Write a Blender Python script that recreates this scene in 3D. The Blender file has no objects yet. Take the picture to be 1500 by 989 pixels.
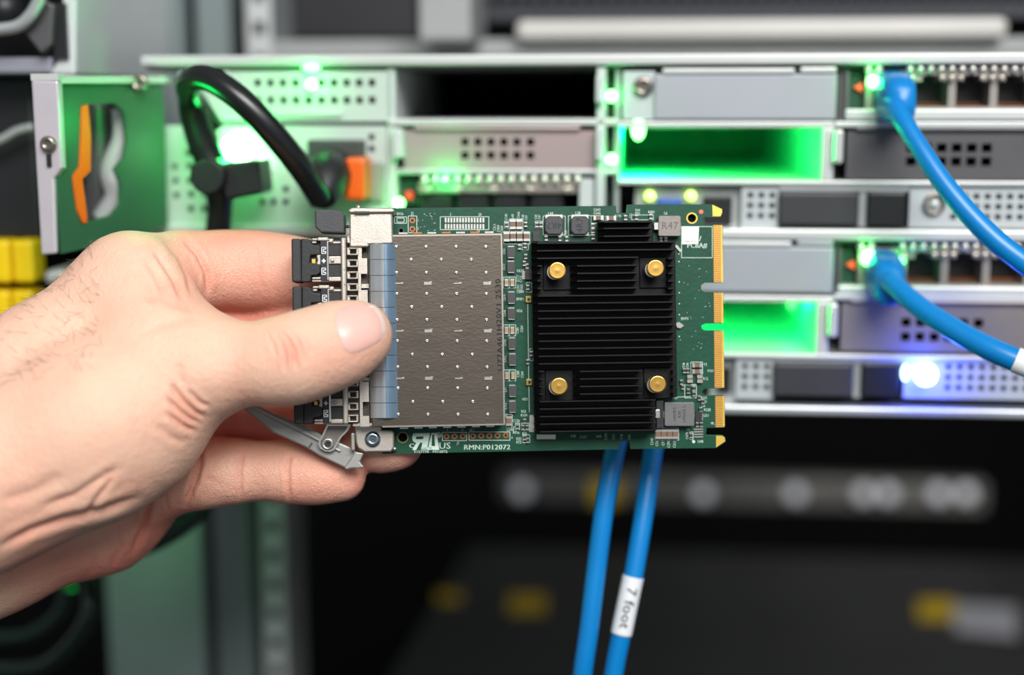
import bpy, bmesh, math, random
import numpy as np
from mathutils import Vector, Matrix
from mathutils.bvhtree import BVHTree
from math import radians as R, sin, cos, pi

random.seed(7)
SC = bpy.context.scene
COL = SC.collection
FP = 50 / 36 * 1500          # focal length in pixels of the 1500 wide frame
D0 = 0.443                   # distance to the card

# ------------------------------------------------------------------ camera
cam_d = bpy.data.cameras.new('camera')
cam = bpy.data.objects.new('camera', cam_d)
COL.objects.link(cam)
cam.location = (0, 0, 1.4)
cam.rotation_euler = (R(90 - 9), 0, 0)
cam_d.lens = 50
cam_d.sensor_width = 36
cam_d.clip_start = 0.01
cam_d.dof.use_dof = True
cam_d.dof.focus_distance = D0 - 0.008
cam_d.dof.aperture_fstop = 3.3
SC.camera = cam
SC.view_settings.view_transform = 'Standard'
SC.view_settings.look = 'None'
SC.view_settings.gamma = 1
SC.view_settings.exposure = 0.0
MC = Matrix.Translation((0, 0, 1.4)) @ Matrix.Rotation(R(81), 4, 'X')

# ------------------------------------------------------------------ world and lamps
w = bpy.data.worlds.new('room')
SC.world = w
w.use_nodes = True
w.node_tree.nodes['Background'].inputs[0].default_value = (0.80, 0.86, 0.92, 1)
w.node_tree.nodes['Background'].inputs[1].default_value = 0.34

def area(name, loc, target, size, sy, power, col=(1, 1, 1)):
    l = bpy.data.lights.new(name, 'AREA')
    l.shape = 'RECTANGLE'; l.size = size; l.size_y = sy
    l.energy = power; l.color = col
    o = bpy.data.objects.new(name, l)
    COL.objects.link(o)
    o.location = loc
    o.rotation_euler = (Vector(target) - Vector(loc)).to_track_quat('-Z', 'Y').to_euler()
    return o

area('ceiling_light', (0.22, -0.95, 2.35), (-0.03, 0.20, 1.38), 1.0, 0.7, 36, (1.0, 0.985, 0.96))
area('ceiling_light', (0.75, -0.75, 2.45), (0.05, 0.2, 1.38), 1.2, 0.3, 8, (0.95, 0.98, 1.0))

# ------------------------------------------------------------------ frames
# view frame: x right, y away from the lens, z up, origin where the optical axis meets the card's distance
MV = MC @ Matrix(((1, 0, 0, 0), (0, 0, 1, 0), (0, -1, 0, -D0), (0, 0, 0, 1)))
MV_INV = MV.inverted()
def V(u, v, y=0.0):
    d = D0 + y
    return Vector(((u - 750) / FP * d, y, (494.5 - v) / FP * d))
def vr(r, y=0.0):
    return r / FP * (D0 + y)

class Frame:
    def __init__(s, M):
        s.M = M; s.I = M.inverted()
        s.o = s.I @ MC.translation
    def at(s, u, v, y=0.0):                      # point of the plane local y = const seen at a photo position
        d = MC.to_3x3() @ Vector(((u - 750) / FP, (494.5 - v) / FP, -1))
        d = s.I.to_3x3() @ d
        t = (y - s.o.y) / d.y
        return s.o + d * t
rack_o = MV @ V(750, 494.5, 0.080)
RACK = Frame(Matrix.Translation(rack_o) @ Matrix.Rotation(R(-5.0), 4, 'Z'))
CARD = Frame(MV @ Matrix.Translation(V(780, 480, 0)) @ Matrix.Rotation(R(-0.75), 4, 'Y') @ Matrix.Rotation(R(2.5), 4, 'Z'))
VIEW = Frame(MV)

# ------------------------------------------------------------------ materials
def lin(c):
    return tuple((x / 255 / 12.92) if x / 255 <= .04045 else ((x / 255 + .055) / 1.055) ** 2.4 for x in c) + (1,)
MATS = {}
def mat(name, rgb, metal=0.0, rough=0.5, var=0.06, vs=120.0, bump=0.0, bs=900.0, emit=None, es=0.0, spec=0.5, coat=0.0, stretch=None):
    if name in MATS: return MATS[name]
    m = bpy.data.materials.new(name); m.use_nodes = True
    nt = m.node_tree; N = nt.nodes; L = nt.links
    b = N['Principled BSDF']
    c = lin(rgb)
    b.inputs['Metallic'].default_value = metal
    b.inputs['Roughness'].default_value = rough
    b.inputs['Specular IOR Level'].default_value = spec
    b.inputs['Coat Weight'].default_value = coat
    tc = N.new('ShaderNodeTexCoord')
    mp = N.new('ShaderNodeMapping'); L.new(tc.outputs['Object'], mp.inputs[0])
    if stretch: mp.inputs['Scale'].default_value = stretch
    nz = N.new('ShaderNodeTexNoise'); nz.inputs['Scale'].default_value = vs; nz.inputs['Detail'].default_value = 4
    L.new(mp.outputs[0], nz.inputs['Vector'])
    mx = N.new('ShaderNodeMix'); mx.data_type = 'RGBA'
    mx.inputs['A'].default_value = tuple(x * (1 - var * 2) for x in c[:3]) + (1,)
    mx.inputs['B'].default_value = tuple(min(1, x * (1 + var * 2)) for x in c[:3]) + (1,)
    L.new(nz.outputs['Fac'], mx.inputs['Factor'])
    L.new(mx.outputs['Result'], b.inputs['Base Color'])
    if bump:
        n2 = N.new('ShaderNodeTexNoise'); n2.inputs['Scale'].default_value = bs; n2.inputs['Detail'].default_value = 3
        L.new(mp.outputs[0], n2.inputs['Vector'])
        bp = N.new('ShaderNodeBump'); bp.inputs['Strength'].default_value = bump; bp.inputs['Distance'].default_value = 0.0004
        L.new(n2.outputs['Fac'], bp.inputs['Height']); L.new(bp.outputs[0], b.inputs['Normal'])
    if emit:
        b.inputs['Emission Color'].default_value = emit + (1,)
        b.inputs['Emission Strength'].default_value = es
    MATS[name] = m
    return m

# ------------------------------------------------------------------ mesh builder
class B:
    def __init__(s): s.v = []; s.f = []; s.mi = []; s.sm = []
    def add(s, vs, fs, m=0, smooth=False):
        o = len(s.v); s.v += [tuple(v) for v in vs]
        for f in fs: s.f.append(tuple(i + o for i in f)); s.mi.append(m); s.sm.append(smooth)
        return s
    def box(s, x0, x1, y0, y1, z0, z1, m=0):
        if x0 > x1: x0, x1 = x1, x0
        if y0 > y1: y0, y1 = y1, y0
        if z0 > z1: z0, z1 = z1, z0
        return s.add([(x0,y0,z0),(x1,y0,z0),(x1,y1,z0),(x0,y1,z0),(x0,y0,z1),(x1,y0,z1),(x1,y1,z1),(x0,y1,z1)],
                     [(0,3,2,1),(4,5,6,7),(0,1,5,4),(1,2,6,5),(2,3,7,6),(3,0,4,7)], m)
    def prism(s, pts, y0, y1, m=0, slant=0.0):     # polygon in x,z pushed along y
        n = len(pts)
        a = sum(pts[i][0]*pts[(i+1)%n][1]-pts[(i+1)%n][0]*pts[i][1] for i in range(n))
        if a < 0: pts = pts[::-1]
        vs = [(x, y0, z) for x, z in pts] + [(x, y1, z) for x, z in pts]
        fs = [tuple(range(n)), tuple(range(2*n-1, n-1, -1))]
        fs += [(i, i+n, (i+1) % n + n, (i+1) % n) for i in range(n)]
        return s.add(vs, fs, m)
    def lathe(s, c, axis, prof, n=20, m=0, smooth=True, caps=True):   # prof: (distance along axis, radius)
        q = Vector((0, 0, 1)).rotation_difference(Vector(axis)); c = Vector(c)
        vs = []; fs = []
        for h, r in prof:
            for k in range(n):
                a = 2*pi*k/n
                vs.append(c + q @ Vector((r*cos(a), r*sin(a), h)))
        for j in range(len(prof)-1):
            for k in range(n):
                fs.append((j*n+k, j*n+(k+1) % n, (j+1)*n+(k+1) % n, (j+1)*n+k))
        s.add(vs, fs, m, smooth)
        if caps:
            o = len(s.v) - len(vs)
            s.f.append(tuple(o+k for k in range(n-1, -1, -1))); s.mi.append(m); s.sm.append(False)
            o2 = o + (len(prof)-1)*n
            s.f.append(tuple(o2+k for k in range(n))); s.mi.append(m); s.sm.append(False)
        return s
    def cyl(s, c, axis, r, h, n=20, m=0):
        e = min(r, abs(h)) * .12
        return s.lathe(c, axis, [(0, r), (h-e, r), (h, r-e)], n, m)
    def ball(s, c, r, n=12, m=0, sc=(1,1,1)):
        vs = []; fs = []; k2 = n//2
        for j in range(1, k2):
            t = pi*j/k2
            for k in range(n):
                a = 2*pi*k/n
                vs.append((c[0]+r*sc[0]*sin(t)*cos(a), c[1]+r*sc[1]*sin(t)*sin(a), c[2]+r*sc[2]*cos(t)))
        vs += [(c[0], c[1], c[2]+r*sc[2]), (c[0], c[1], c[2]-r*sc[2])]
        T = len(vs)-2; Bt = T+1
        for j in range(k2-2):
            for k in range(n): fs.append((j*n+k, (j+1)*n+k, (j+1)*n+(k+1) % n, j*n+(k+1) % n))
        for k in range(n):
            fs.append((T, k, (k+1) % n)); o = (k2-2)*n; fs.append((Bt, o+(k+1) % n, o+k))
        return s.add(vs, fs, m, True)
    def tube(s, pts, r, n=16, m=0, seg=8, cap=True, flat=1.0):
        P = [Vector(p) for p in pts]
        rr = r if isinstance(r, (list, tuple)) else [r]*len(P)
        Q = []; RR = []
        for i in range(len(P)-1):
            a = P[max(i-1, 0)]; b = P[i]; c = P[i+1]; d = P[min(i+2, len(P)-1)]
            for k in range(seg):
                t = k/seg
                Q.append(0.5*((2*b)+(c-a)*t+(2*a-5*b+4*c-d)*t*t+(3*b-a-3*c+d)*t**3)); RR.append(rr[i]*(1-t)+rr[i+1]*t)
        Q.append(P[-1]); RR.append(rr[-1])
        nrm = None; vs = []; fs = []
        for i, q in enumerate(Q):
            tg = (Q[min(i+1, len(Q)-1)] - Q[max(i-1, 0)]).normalized()
            if nrm is None:
                nrm = tg.orthogonal().normalized()
            nrm = (nrm - tg*nrm.dot(tg)).normalized(); bn = tg.cross(nrm)
            for k in range(n):
                a = 2*pi*k/n
                vs.append(q + (nrm*cos(a)+bn*sin(a)*flat)*RR[i])
        for i in range(len(Q)-1):
            for k in range(n): fs.append((i*n+k, i*n+(k+1) % n, (i+1)*n+(k+1) % n, (i+1)*n+k))
        s.add(vs, fs, m, True)
        if cap:
            o = len(s.v)-len(vs)
            s.f.append(tuple(o+k for k in range(n-1, -1, -1))); s.mi.append(m); s.sm.append(False)
            o += (len(Q)-1)*n
            s.f.append(tuple(o+k for k in range(n))); s.mi.append(m); s.sm.append(False)
        return s
    def perf(s, x0, x1, z0, z1, y0, y1, holes, m=0):   # plate with rectangular holes, depth y0 (front) .. y1
        xs = sorted({x0, x1} | {h[0] for h in holes} | {h[1] for h in holes})
        zs = sorted({z0, z1} | {h[2] for h in holes} | {h[3] for h in holes})
        xs = [x for x in xs if x0 <= x <= x1]; zs = [z for z in zs if z0 <= z <= z1]
        def solid(i, j):
            if i < 0 or j < 0 or i >= len(xs)-1 or j >= len(zs)-1: return False
            cx = (xs[i]+xs[i+1])/2; cz = (zs[j]+zs[j+1])/2
            return not any(h[0] < cx < h[1] and h[2] < cz < h[3] for h in holes)
        for i in range(len(xs)-1):
            for j in range(len(zs)-1):
                if not solid(i, j): continue
                a, b, c, d = xs[i], xs[i+1], zs[j], zs[j+1]
                s.add([(a,y0,c),(b,y0,c),(b,y0,d),(a,y0,d)], [(0,1,2,3)], m)
                s.add([(a,y1,c),(b,y1,c),(b,y1,d),(a,y1,d)], [(3,2,1,0)], m)
                if not solid(i-1, j): s.add([(a,y0,c),(a,y0,d),(a,y1,d),(a,y1,c)], [(0,1,2,3)], m)
                if not solid(i+1, j): s.add([(b,y0,c),(b,y0,d),(b,y1,d),(b,y1,c)], [(3,2,1,0)], m)
                if not solid(i, j-1): s.add([(a,y0,c),(b,y0,c),(b,y1,c),(a,y1,c)], [(3,2,1,0)], m)
                if not solid(i, j+1): s.add([(a,y0,d),(b,y0,d),(b,y1,d),(a,y1,d)], [(0,1,2,3)], m)
        return s
    def mesh(s, name, mats, off=None):
        me = bpy.data.meshes.new(name)
        vs = s.v if off is None else [(v[0]-off[0], v[1]-off[1], v[2]-off[2]) for v in s.v]
        me.from_pydata(vs, [], s.f)
        for mm in (mats if isinstance(mats, (list, tuple)) else [mats]): me.materials.append(mm)
        me.polygons.foreach_set('material_index', s.mi)
        me.polygons.foreach_set('use_smooth', s.sm)
        me.update()
        return me

def flat_shape(loops, y0, y1, name, res=1):      # outline with true holes, through a filled 2D curve
    cu = bpy.data.curves.new(name, 'CURVE'); cu.dimensions = '2D'; cu.fill_mode = 'BOTH'
    cu.extrude = abs(y1-y0)/2
    for lp in loops:
        sp = cu.splines.new('POLY'); sp.points.add(len(lp)-1)
        for p, (x, z) in zip(sp.points, lp): p.co = (x, z, 0, 1)
        sp.use_cyclic_u = True
    o = bpy.data.objects.new(name, cu); COL.objects.link(o)
    dg = bpy.context.evaluated_depsgraph_get(); dg.update()
    me = bpy.data.meshes.new_from_object(o.evaluated_get(dg))
    bpy.data.objects.remove(o)
    me.transform(Matrix.Translation((0, (y0+y1)/2, 0)) @ Matrix.Rotation(R(90), 4, 'X'))
    return me
def ring(cx, cz, r, n=20):
    return [(cx+r*cos(2*pi*k/n), cz+r*sin(2*pi*k/n)) for k in range(n)]

_tc = {}
def text_geo(t, sx=1.0):
    if t in _tc: return _tc[t]
    cu = bpy.data.curves.new('t', 'FONT'); cu.body = t; cu.size = 1; cu.resolution_u = 2
    cu.align_x = 'CENTER'; cu.align_y = 'CENTER'; cu.space_character = 1.05
    o = bpy.data.objects.new('t', cu); COL.objects.link(o)
    dg = bpy.context.evaluated_depsgraph_get(); dg.update()
    me = bpy.data.meshes.new_from_object(o.evaluated_get(dg))
    vs = [v.co.copy() for v in me.vertices]; fs = [tuple(p.vertices) for p in me.polygons]
    bpy.data.objects.remove(o); bpy.data.meshes.remove(me)
    _tc[t] = (vs, fs)
    return _tc[t]
def put_text(b, t, x, z, y, size, rot=0.0, m=0, width=None, mirror=False, wx=1.0):
    vs, fs = text_geo(t)
    if not vs: return
    k = wx
    if width:
        xs = [v.x for v in vs]; k = width/((max(xs)-min(xs))*size)
    c, s_ = cos(rot), sin(rot); o = []
    for v in vs:
        px = v.x*size*k; pz = v.y*size
        if mirror: px = -px
        o.append((x+px*c-pz*s_, y, z+px*s_+pz*c))
    b.add(o, [f if not mirror else f[::-1] for f in fs], m)

# ------------------------------------------------------------------ things
class Thing:
    def __init__(s, name, label, cat, frame=VIEW, base=(0,0,0), group=None):
        s.fr = frame; s.base = Vector(base)
        o = bpy.data.objects.new(name, None); COL.objects.link(o)
        o.empty_display_size = 0.01
        o.matrix_world = frame.M @ Matrix.Translation(s.base)
        o['label'] = label; o['category'] = cat
        if group: o['group'] = group
        s.o = o
    def part(s, name, b, mats, parent=None, label=None, bevel=0, stuff=False, off=(0,0,0)):
        me = b.mesh(name, mats) if isinstance(b, B) else b
        if not isinstance(b, B):
            if not me.materials:
                for mm in (mats if isinstance(mats, (list, tuple)) else [mats]): me.materials.append(mm)
        if isinstance(b, B) or not me.get('shared'):
            me.transform(Matrix.Translation(-s.base))
            loc = Vector((0, 0, 0))
        else: loc = Vector(off) - s.base
        o = bpy.data.objects.new(name, me); COL.objects.link(o)
        o.parent = parent or s.o
        o.location = loc
        if parent and me.get('shared'): o.location = loc - parent.location
        if label: o['label'] = label
        if stuff: o['kind'] = 'stuff'
        if bevel:
            md = o.modifiers.new('bevel', 'BEVEL'); md.width = bevel; md.segments = 2; md.limit_method = 'ANGLE'; md.angle_limit = R(40)
        return o
def solo(name, b, mats, label, cat, frame=VIEW, base=(0,0,0), group=None, kind=None, bevel=0):
    me = b.mesh(name, mats, off=base) if isinstance(b, B) else b
    o = bpy.data.objects.new(name, me); COL.objects.link(o)
    o.matrix_world = frame.M @ Matrix.Translation(Vector(base))
    if label: o['label'] = label
    if cat: o['category'] = cat
    if group: o['group'] = group
    if kind: o['kind'] = kind
    if bevel:
        md = o.modifiers.new('bevel', 'BEVEL'); md.width = bevel; md.segments = 2; md.limit_method = 'ANGLE'
    return o
def share(b, name, mats):
    me = b.mesh(name, mats) if isinstance(b, B) else b
    me['shared'] = 1
    return me

# palette
zinc = mat('zinc_steel', (186, 190, 190), .55, .38, .05, 90, .05)
zinc2 = mat('pale_zinc', (205, 207, 205), .35, .42, .04, 60, .05)
white_m = mat('pale_painted_steel', (196, 203, 202), 0.05, .5, .03, 60)
steel_d = mat('dark_grey_steel', (98, 96, 98), .5, .42, .08, 60, .1)
black_p = mat('black_plastic', (26, 27, 29), 0, .42, .1, 200, .1)
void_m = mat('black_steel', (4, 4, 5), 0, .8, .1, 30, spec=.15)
nickel = mat('nickel', (186, 178, 168), .85, .4, .08, 500, .12, 2500)
cage_m = mat('cage_steel', (96, 88, 80), .8, .33, .08, 260, .08, 1500, stretch=(.4, 1, 1))
silver = mat('bright_tin', (215, 212, 205), .9, .25, .05)
gold = mat('gold_contact', (226, 188, 84), .5, .35, .08, 400)
brass = mat('brass', (205, 162, 84), .95, .3, .06, 800)
copper = mat('copper_pad', (168, 104, 56), .5, .4, .1)
pcb_m = mat('solder_mask_green', (0, 68, 47), 0, .45, .14, 160, .12, 700, spec=.3)
pcb_e = mat('laminate_edge_green', (60, 160, 70), 0, .5, .1)
silk = mat('silkscreen_white', (205, 225, 212), 0, .6, .02)
blk_an = mat('black_anodised', (4, 4, 5), .1, .48, .1, 300, .1, 1500, spec=.25)
blue_j = mat('blue_cable_jacket', (0, 124, 196), 0, .33, .05, 40, .12, 120, spec=.5)
orange = mat('orange_plastic', (235, 100, 10), 0, .4, .05)
dark_chip = mat('dark_ferrite', (58, 58, 61), .1, .5, .08, 700, .15, 2500)
taupe = mat('taupe_ferrite', (132, 124, 118), .25, .45, .06, 700, .15, 2500)
cap_b = mat('capacitor_brown', (112, 88, 70), 0, .45, .08)
yellow = mat('yellow_plastic', (245, 205, 0), 0, .45, .04)
label_w = mat('white_label_vinyl', (226, 228, 230), 0, .5, .02)
ink = mat('black_ink', (22, 24, 28), 0, .6, .05)

# ================================================================== SETTING AND RACK
def rbox(b, u0, v0, u1, v1, d0, d1, m=0, ref=None):
    """box in the rack frame whose front covers a rectangle, d0 (front) to d1 (back), metres from the server face"""
    dd = d0 if ref is None else ref
    um, vm = (u0+u1)/2, (v0+v1)/2
    x0 = RACK.at(u0, vm, dd).x; x1 = RACK.at(u1, vm, dd).x
    z0 = RACK.at(um, v1, dd).z; z1 = RACK.at(um, v0, dd).z
    return b.box(x0, x1, d0, d1, z0, z1, m)
def rrect(u0, v0, u1, v1, d=0):
    um, vm = (u0+u1)/2, (v0+v1)/2
    return RACK.at(u0, vm, d).x, RACK.at(u1, vm, d).x, RACK.at(um, v1, d).z, RACK.at(um, v0, d).z
def grid_holes(us, vs, su, sv, d=0):
    hs = []
    uc = (us[0]+us[-1])/2; vc = (vs[0]+vs[-1])/2
    for u in us:
        x0 = RACK.at(u-su/2, vc, d).x; x1 = RACK.at(u+su/2, vc, d).x
        for v in vs:
            hs.append((x0, x1, RACK.at(uc, v+sv/2, d).z, RACK.at(uc, v-sv/2, d).z))
    return hs
def led(thing, u, v, d, r, col, es, power=0, lamp_col=None, lr=0.002, push=0.004, sc=(1,1,1)):
    nm = 'lit_lens_%d_%d_%d_%d' % (col[0]*100, col[1]*100, col[2]*100, es*10)
    m = mat(nm, (200, 230, 210), 0, .4, 0, emit=col, es=es)
    p = RACK.at(u, v, d)
    thing.part('status_light', B().ball(p, r, 12, 0, sc), m)
    if power:
        l = bpy.data.lights.new('status_light_glow', 'POINT'); l.energy = power; l.color = lamp_col or col
        l.shadow_soft_size = lr
        o = bpy.data.objects.new('status_light_glow', l); COL.objects.link(o)
        o.matrix_world = RACK.M @ Matrix.Translation(p + Vector((0, -push, 0)))
GRN = (.15, 1, .16); GL = (0.0, 1, .13)

# ---- setting
b = B(); rbox(b, -900, 1100, 2600, 1500, 1.1, 1.15, ref=1.1)
BIG = RACK
def struct(name, bb, m):
    o = solo(name, bb, m, None, None, RACK, kind='structure'); return o
zs = RACK.at(750, 790, .62).z
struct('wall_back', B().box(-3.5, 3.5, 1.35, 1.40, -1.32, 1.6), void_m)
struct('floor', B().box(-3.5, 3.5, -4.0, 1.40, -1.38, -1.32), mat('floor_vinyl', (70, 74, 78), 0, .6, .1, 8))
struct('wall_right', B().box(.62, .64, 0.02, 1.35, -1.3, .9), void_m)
# grey cabinet side panel and rear posts at the left, seen above and below the servers
def slab(name, tl, tr, bl, br, d0, d1, m):       # leaning strip given by top and bottom photo columns at rows 0 and 989
    def pt(u, v): p = RACK.at(u, v, d0); return (p.x, p.z)
    A = [pt(tl, -60), pt(tr, -60), pt(br, 1050), pt(bl, 1050)]
    return B().prism(A, d0, d1), m
panel_m = mat('grey_cabinet_paint', (122, 134, 134), 0, .5, .04, 20)
bb, m = slab('p', 107, 262, 166, 303, .13, .14, panel_m); solo('wall_left', bb, m, None, None, RACK, kind='structure')
bb, m = slab('p', 285, 332, 322, 376, .155, .17, panel_m); solo('cabinet_post', bb, m, 'plain pale grey vertical post beside the perforated rack rail', 'post', RACK)
# perforated rail with square holes
t = Thing('rack_rail', 'pale vertical rack rail with square holes rising behind the servers', 'rack rail', RACK, RACK.at(412, 900, .14))
x0 = RACK.at(361, 40, .14).x; x1 = RACK.at(397, 40, .14).x
za, zb = RACK.at(400, 1050, .14).z, RACK.at(380, -60, .14).z
hs = []; z = za+.006
while z < zb-.01:
    hs.append(((x0+x1)/2-.0028, (x0+x1)/2+.0028, z, z+.0056)); z += .0148
t.part('rail_face', B().perf(x0, x1, za, zb, .14, .142, hs), mat('rail_paint', (185, 188, 188), .1, .5, .05))
t.part('rail_flange', B().box(x1-.0015, x1, .142, .18, za, zb), zinc)
# shelf far below, deep inside the cabinet
shelf_m = mat('dark_shelf_steel', (52, 52, 52), .2, .55, .12, 14)
pa = RACK.at(690, 800, .62); pb_ = RACK.at(540, 1060, .25)
zsh = pa.z
solo('equipment_shelf', B().add([(pa.x, .62, zsh), (.6, .62, zsh), (.6, .12, zsh), (pa.x-.035, .12, zsh),
     (pa.x, .62, zsh-.03), (.6, .62, zsh-.03), (.6, .12, zsh-.03), (pa.x-.035, .12, zsh-.03)],
     [(0,3,2,1),(4,5,6,7),(0,1,5,4),(1,2,6,5),(2,3,7,6),(3,0,4,7)]), shelf_m,
     'dark steel equipment shelf deep in the cabinet below the servers', 'shelf', RACK)
dull_y = mat('dull_yellow_tape', (176, 146, 12), 0, .6)
for u0, v0, u1, v1, mm, lb in ((745, 872, 800, 900, dull_y, 'small yellow sticker on dark shelf left of the blue cables'),
                           (1345, 880, 1398, 908, dull_y, 'yellow sticker on dark shelf beside the grey label, lower right'),
                           (640, 868, 676, 884, dull_y, 'faint smallest yellow sticker near the left edge of the dark shelf')):
    um = (u0+u1)/2
    def onshelf(u, v):
        o = RACK.o; q = RACK.at(u, v, 0) - o; k = (zsh-o.z)/q.z; return o+q*k
    P = [onshelf(u0, v1), onshelf(u1, v1), onshelf(u1, v0), onshelf(u0, v0)]
    bq = B(); bq.add([(p.x, p.y, zsh) for p in P]+[(p.x, p.y, zsh+.0006) for p in P], [(3,2,1,0),(4,5,6,7),(0,1,5,4),(1,2,6,5),(2,3,7,6),(3,0,4,7)])
    solo('sticker', bq, mm, lb, 'sticker', RACK, base=(P[0].x, P[0].y, zsh))
P = [onshelf(1398, 925), onshelf(1490, 935), onshelf(1490, 890), onshelf(1398, 885)]
bq = B(); bq.add([(p.x, p.y, zsh) for p in P]+[(p.x, p.y, zsh+.0006) for p in P], [(3,2,1,0),(4,5,6,7),(0,1,5,4),(1,2,6,5),(2,3,7,6),(3,0,4,7)])
solo('shelf_label', bq, mat('grey_label', (150, 150, 155), 0, .5), 'blurred grey paper label on dark shelf at lower right', 'label', RACK, base=(P[0].x, P[0].y, zsh))
# far crossbar with bright spots
t = Thing('crossbar', 'blurred pale horizontal crossbar with self-glowing rivet glints far behind the blue cables', 'crossbar', RACK, RACK.at(1090, 730, .66))
bq = B(); rbox(bq, 735, 703, 1445, 742, .66, .68); t.part('bar', bq, mat('bar_steel', (110, 108, 104), .3, .5, .25, 30), bevel=.002)
riv = mat('rivet_glint_glow', (230, 230, 235), 0, .4, 0, emit=(.9, .92, 1), es=.16)  # emission paints a glint on each rivet; none is a lamp
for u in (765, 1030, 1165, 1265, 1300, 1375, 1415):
    p = RACK.at(u, 719 if u < 900 else 724, .655); t.part('rivet_glint', B().ball(p, .007, 12), riv)
bq = B(); rbox(bq, 868, 706, 905, 738, .655, .66); t.part('tag', bq, yellow, label='yellow tag')
l = area('crossbar_fill_light', (0.15, 1.02, 1.27), (0.2, 1.2, 1.02), .5, .05, .10)  # added lamp, hidden behind the servers, to brighten the crossbar

# ---- upper background: shelf edges behind and above the top server
up_m = mat('upper_shelf_grey', (150, 152, 152), .2, .5, .06, 20)
t = Thing('upper_shelf', 'grey shelf tray above the servers with a reflection painted as a bright front bar', 'shelf', RACK, RACK.at(1100, 70, .16))
bq = B(); rbox(bq, 395, 56, 1620, 92, .14, .34); t.part('tray', bq, up_m, bevel=.002)
bq = B(); rbox(bq, 755, 27, 1478, 58, .13, .139); t.part('bar', bq, mat('bar_reflection', (190, 187, 182), .1, .4, .05, 20), bevel=.003)  # pale colour stands in for light reflected along the shelf front
bq = B(); rbox(bq, 612, -60, 690, 60, .10, .16); t.part('upright', bq, up_m, bevel=.002)
t = Thing('upper_device', 'dark perforated equipment front at the very top above the pale bar', 'device', RACK, RACK.at(1100, 26, .2))
us = [720+22*i for i in range(37)]
x0, x1, z0, z1 = rrect(695, -60, 1620, 26, .2)
t.part('grille', B().perf(x0, x1, z0, z1, .2, .203, grid_holes(us, [-30, 0], 14, 22, .2)), mat('grille_grey', (58, 60, 66), .2, .5))
bq = B(); rbox(bq, 695, -60, 1620, 26, .23, .30, ref=.2); t.part('body', bq, void_m)
bq = B(); rbox(bq, 396, -60, 612, 56, .33, .35); solo('dark_filler_panel', bq, mat('filler', (34, 34, 37), .1, .5), 'dark blank panel high up behind the cabinet, between perforated rail and grey upright', 'panel', RACK, base=RACK.at(500, 56, .33))

# ---- servers
screw_m = mat('screw_steel', (150, 140, 132), .9, .3, .1)
def screw(thing, u, v, d, r, m=None, name='screw'):
    p = RACK.at(u, v, d)
    o = thing.part(name, B().lathe(p+Vector((0, .001, 0)), (0, -1, 0), [(0, r), (.0012, r), (.0018, r*.8), (.0018, r*.45), (.0009, r*.35)], 18), m or screw_m)
    return o

def quad_nic(dv, du, idx, label):
    t = Thing('network_adapter', label, 'network adapter', RACK, RACK.at(1370+du, 178+dv, 0), 'copper network adapters at the right of the servers')
    taup = mat('adapter_shell', (168, 160, 154), .6, .38, .1, 80)
    jacks = [(1279, 1329), (1339, 1389), (1400, 1450), (1461, 1511)]
    x0, x1, z0, z1 = rrect(1268+du, 104+dv, 1540+du, 160+dv, -.002)
    hs = []
    for a, c in jacks:
        h = rrect(a+du, 119+dv, c+du, 156+dv, -.002); hs.append(h)
        g = rrect(a+12+du, 110+dv, c-12+du, 119.1+dv, -.002); hs.append((g[0], g[1], h[3]-1e-6, g[3]))
    t.part('shell', B().perf(x0, x1, z0, z1, -.002, .016, hs), taup)
    for i, (a, c) in enumerate(jacks):
        bq = B(); rbox(bq, a+du, 108+dv, c+du, 158+dv, .010, .014, ref=-.002)
        jk = t.part('jack', bq, black_p)
        bq = B()
        for k in range(8):
            uu = a+7+k*(c-a-14)/7
            rbox(bq, uu-.9+du, 150.5+dv, uu+.9+du, 154+dv, .004, .010, ref=-.002)
        t.part('contacts', bq, copper, parent=jk)
    sp = mat('spring_nickel', (226, 220, 210), .6, .3)
    ball = share(B().ball((0, 0, 0), .0015, 10, 0, (1, 1, 1.15)), 'contact_spring', sp)
    for i in range(18):
        u = 1272+i*15.3
        if 1290 < u < 1325: continue
        t.part('contact_spring', ball, sp, off=RACK.at(u+du, 101+dv, -.003))
    for u in (1336, 1380, 1394, 1408, 1440, 1454, 1468, 1505):
        bq = B(); rbox(bq, u-4+du, 110+dv, u+5+du, 119+dv, -.005, -.002); t.part('clip', bq, nickel, bevel=.0006)
    bq = B(); rbox(bq, 1238+du, 160+dv, 1540+du, 176+dv, -.004, .02); t.part('lower_flange', bq, zinc2, bevel=.0006)
    bq = B(); rbox(bq, 1244+du, 104+dv, 1268+du, 160+dv, .002, .004); t.part('board', bq, mat('dark_green_board', (6, 60, 44), 0, .5))
    bq = B(); rbox(bq, 1238+du, 104+dv, 1244+du, 160+dv, -.002, .016); t.part('bracket_edge', bq, steel_d)
    p = RACK.at(1257+du, 128+dv, .001)
    t.part('warning_light', B().prism([(p.x-.0016, p.z), (p.x+.0013, p.z+.0016), (p.x+.0013, p.z-.0016)], p.y-.001, p.y+.001), mat('red_mark', (235, 80, 35), 0, .4, 0, emit=(1, .18, .06), es=.6))
    return t

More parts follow.
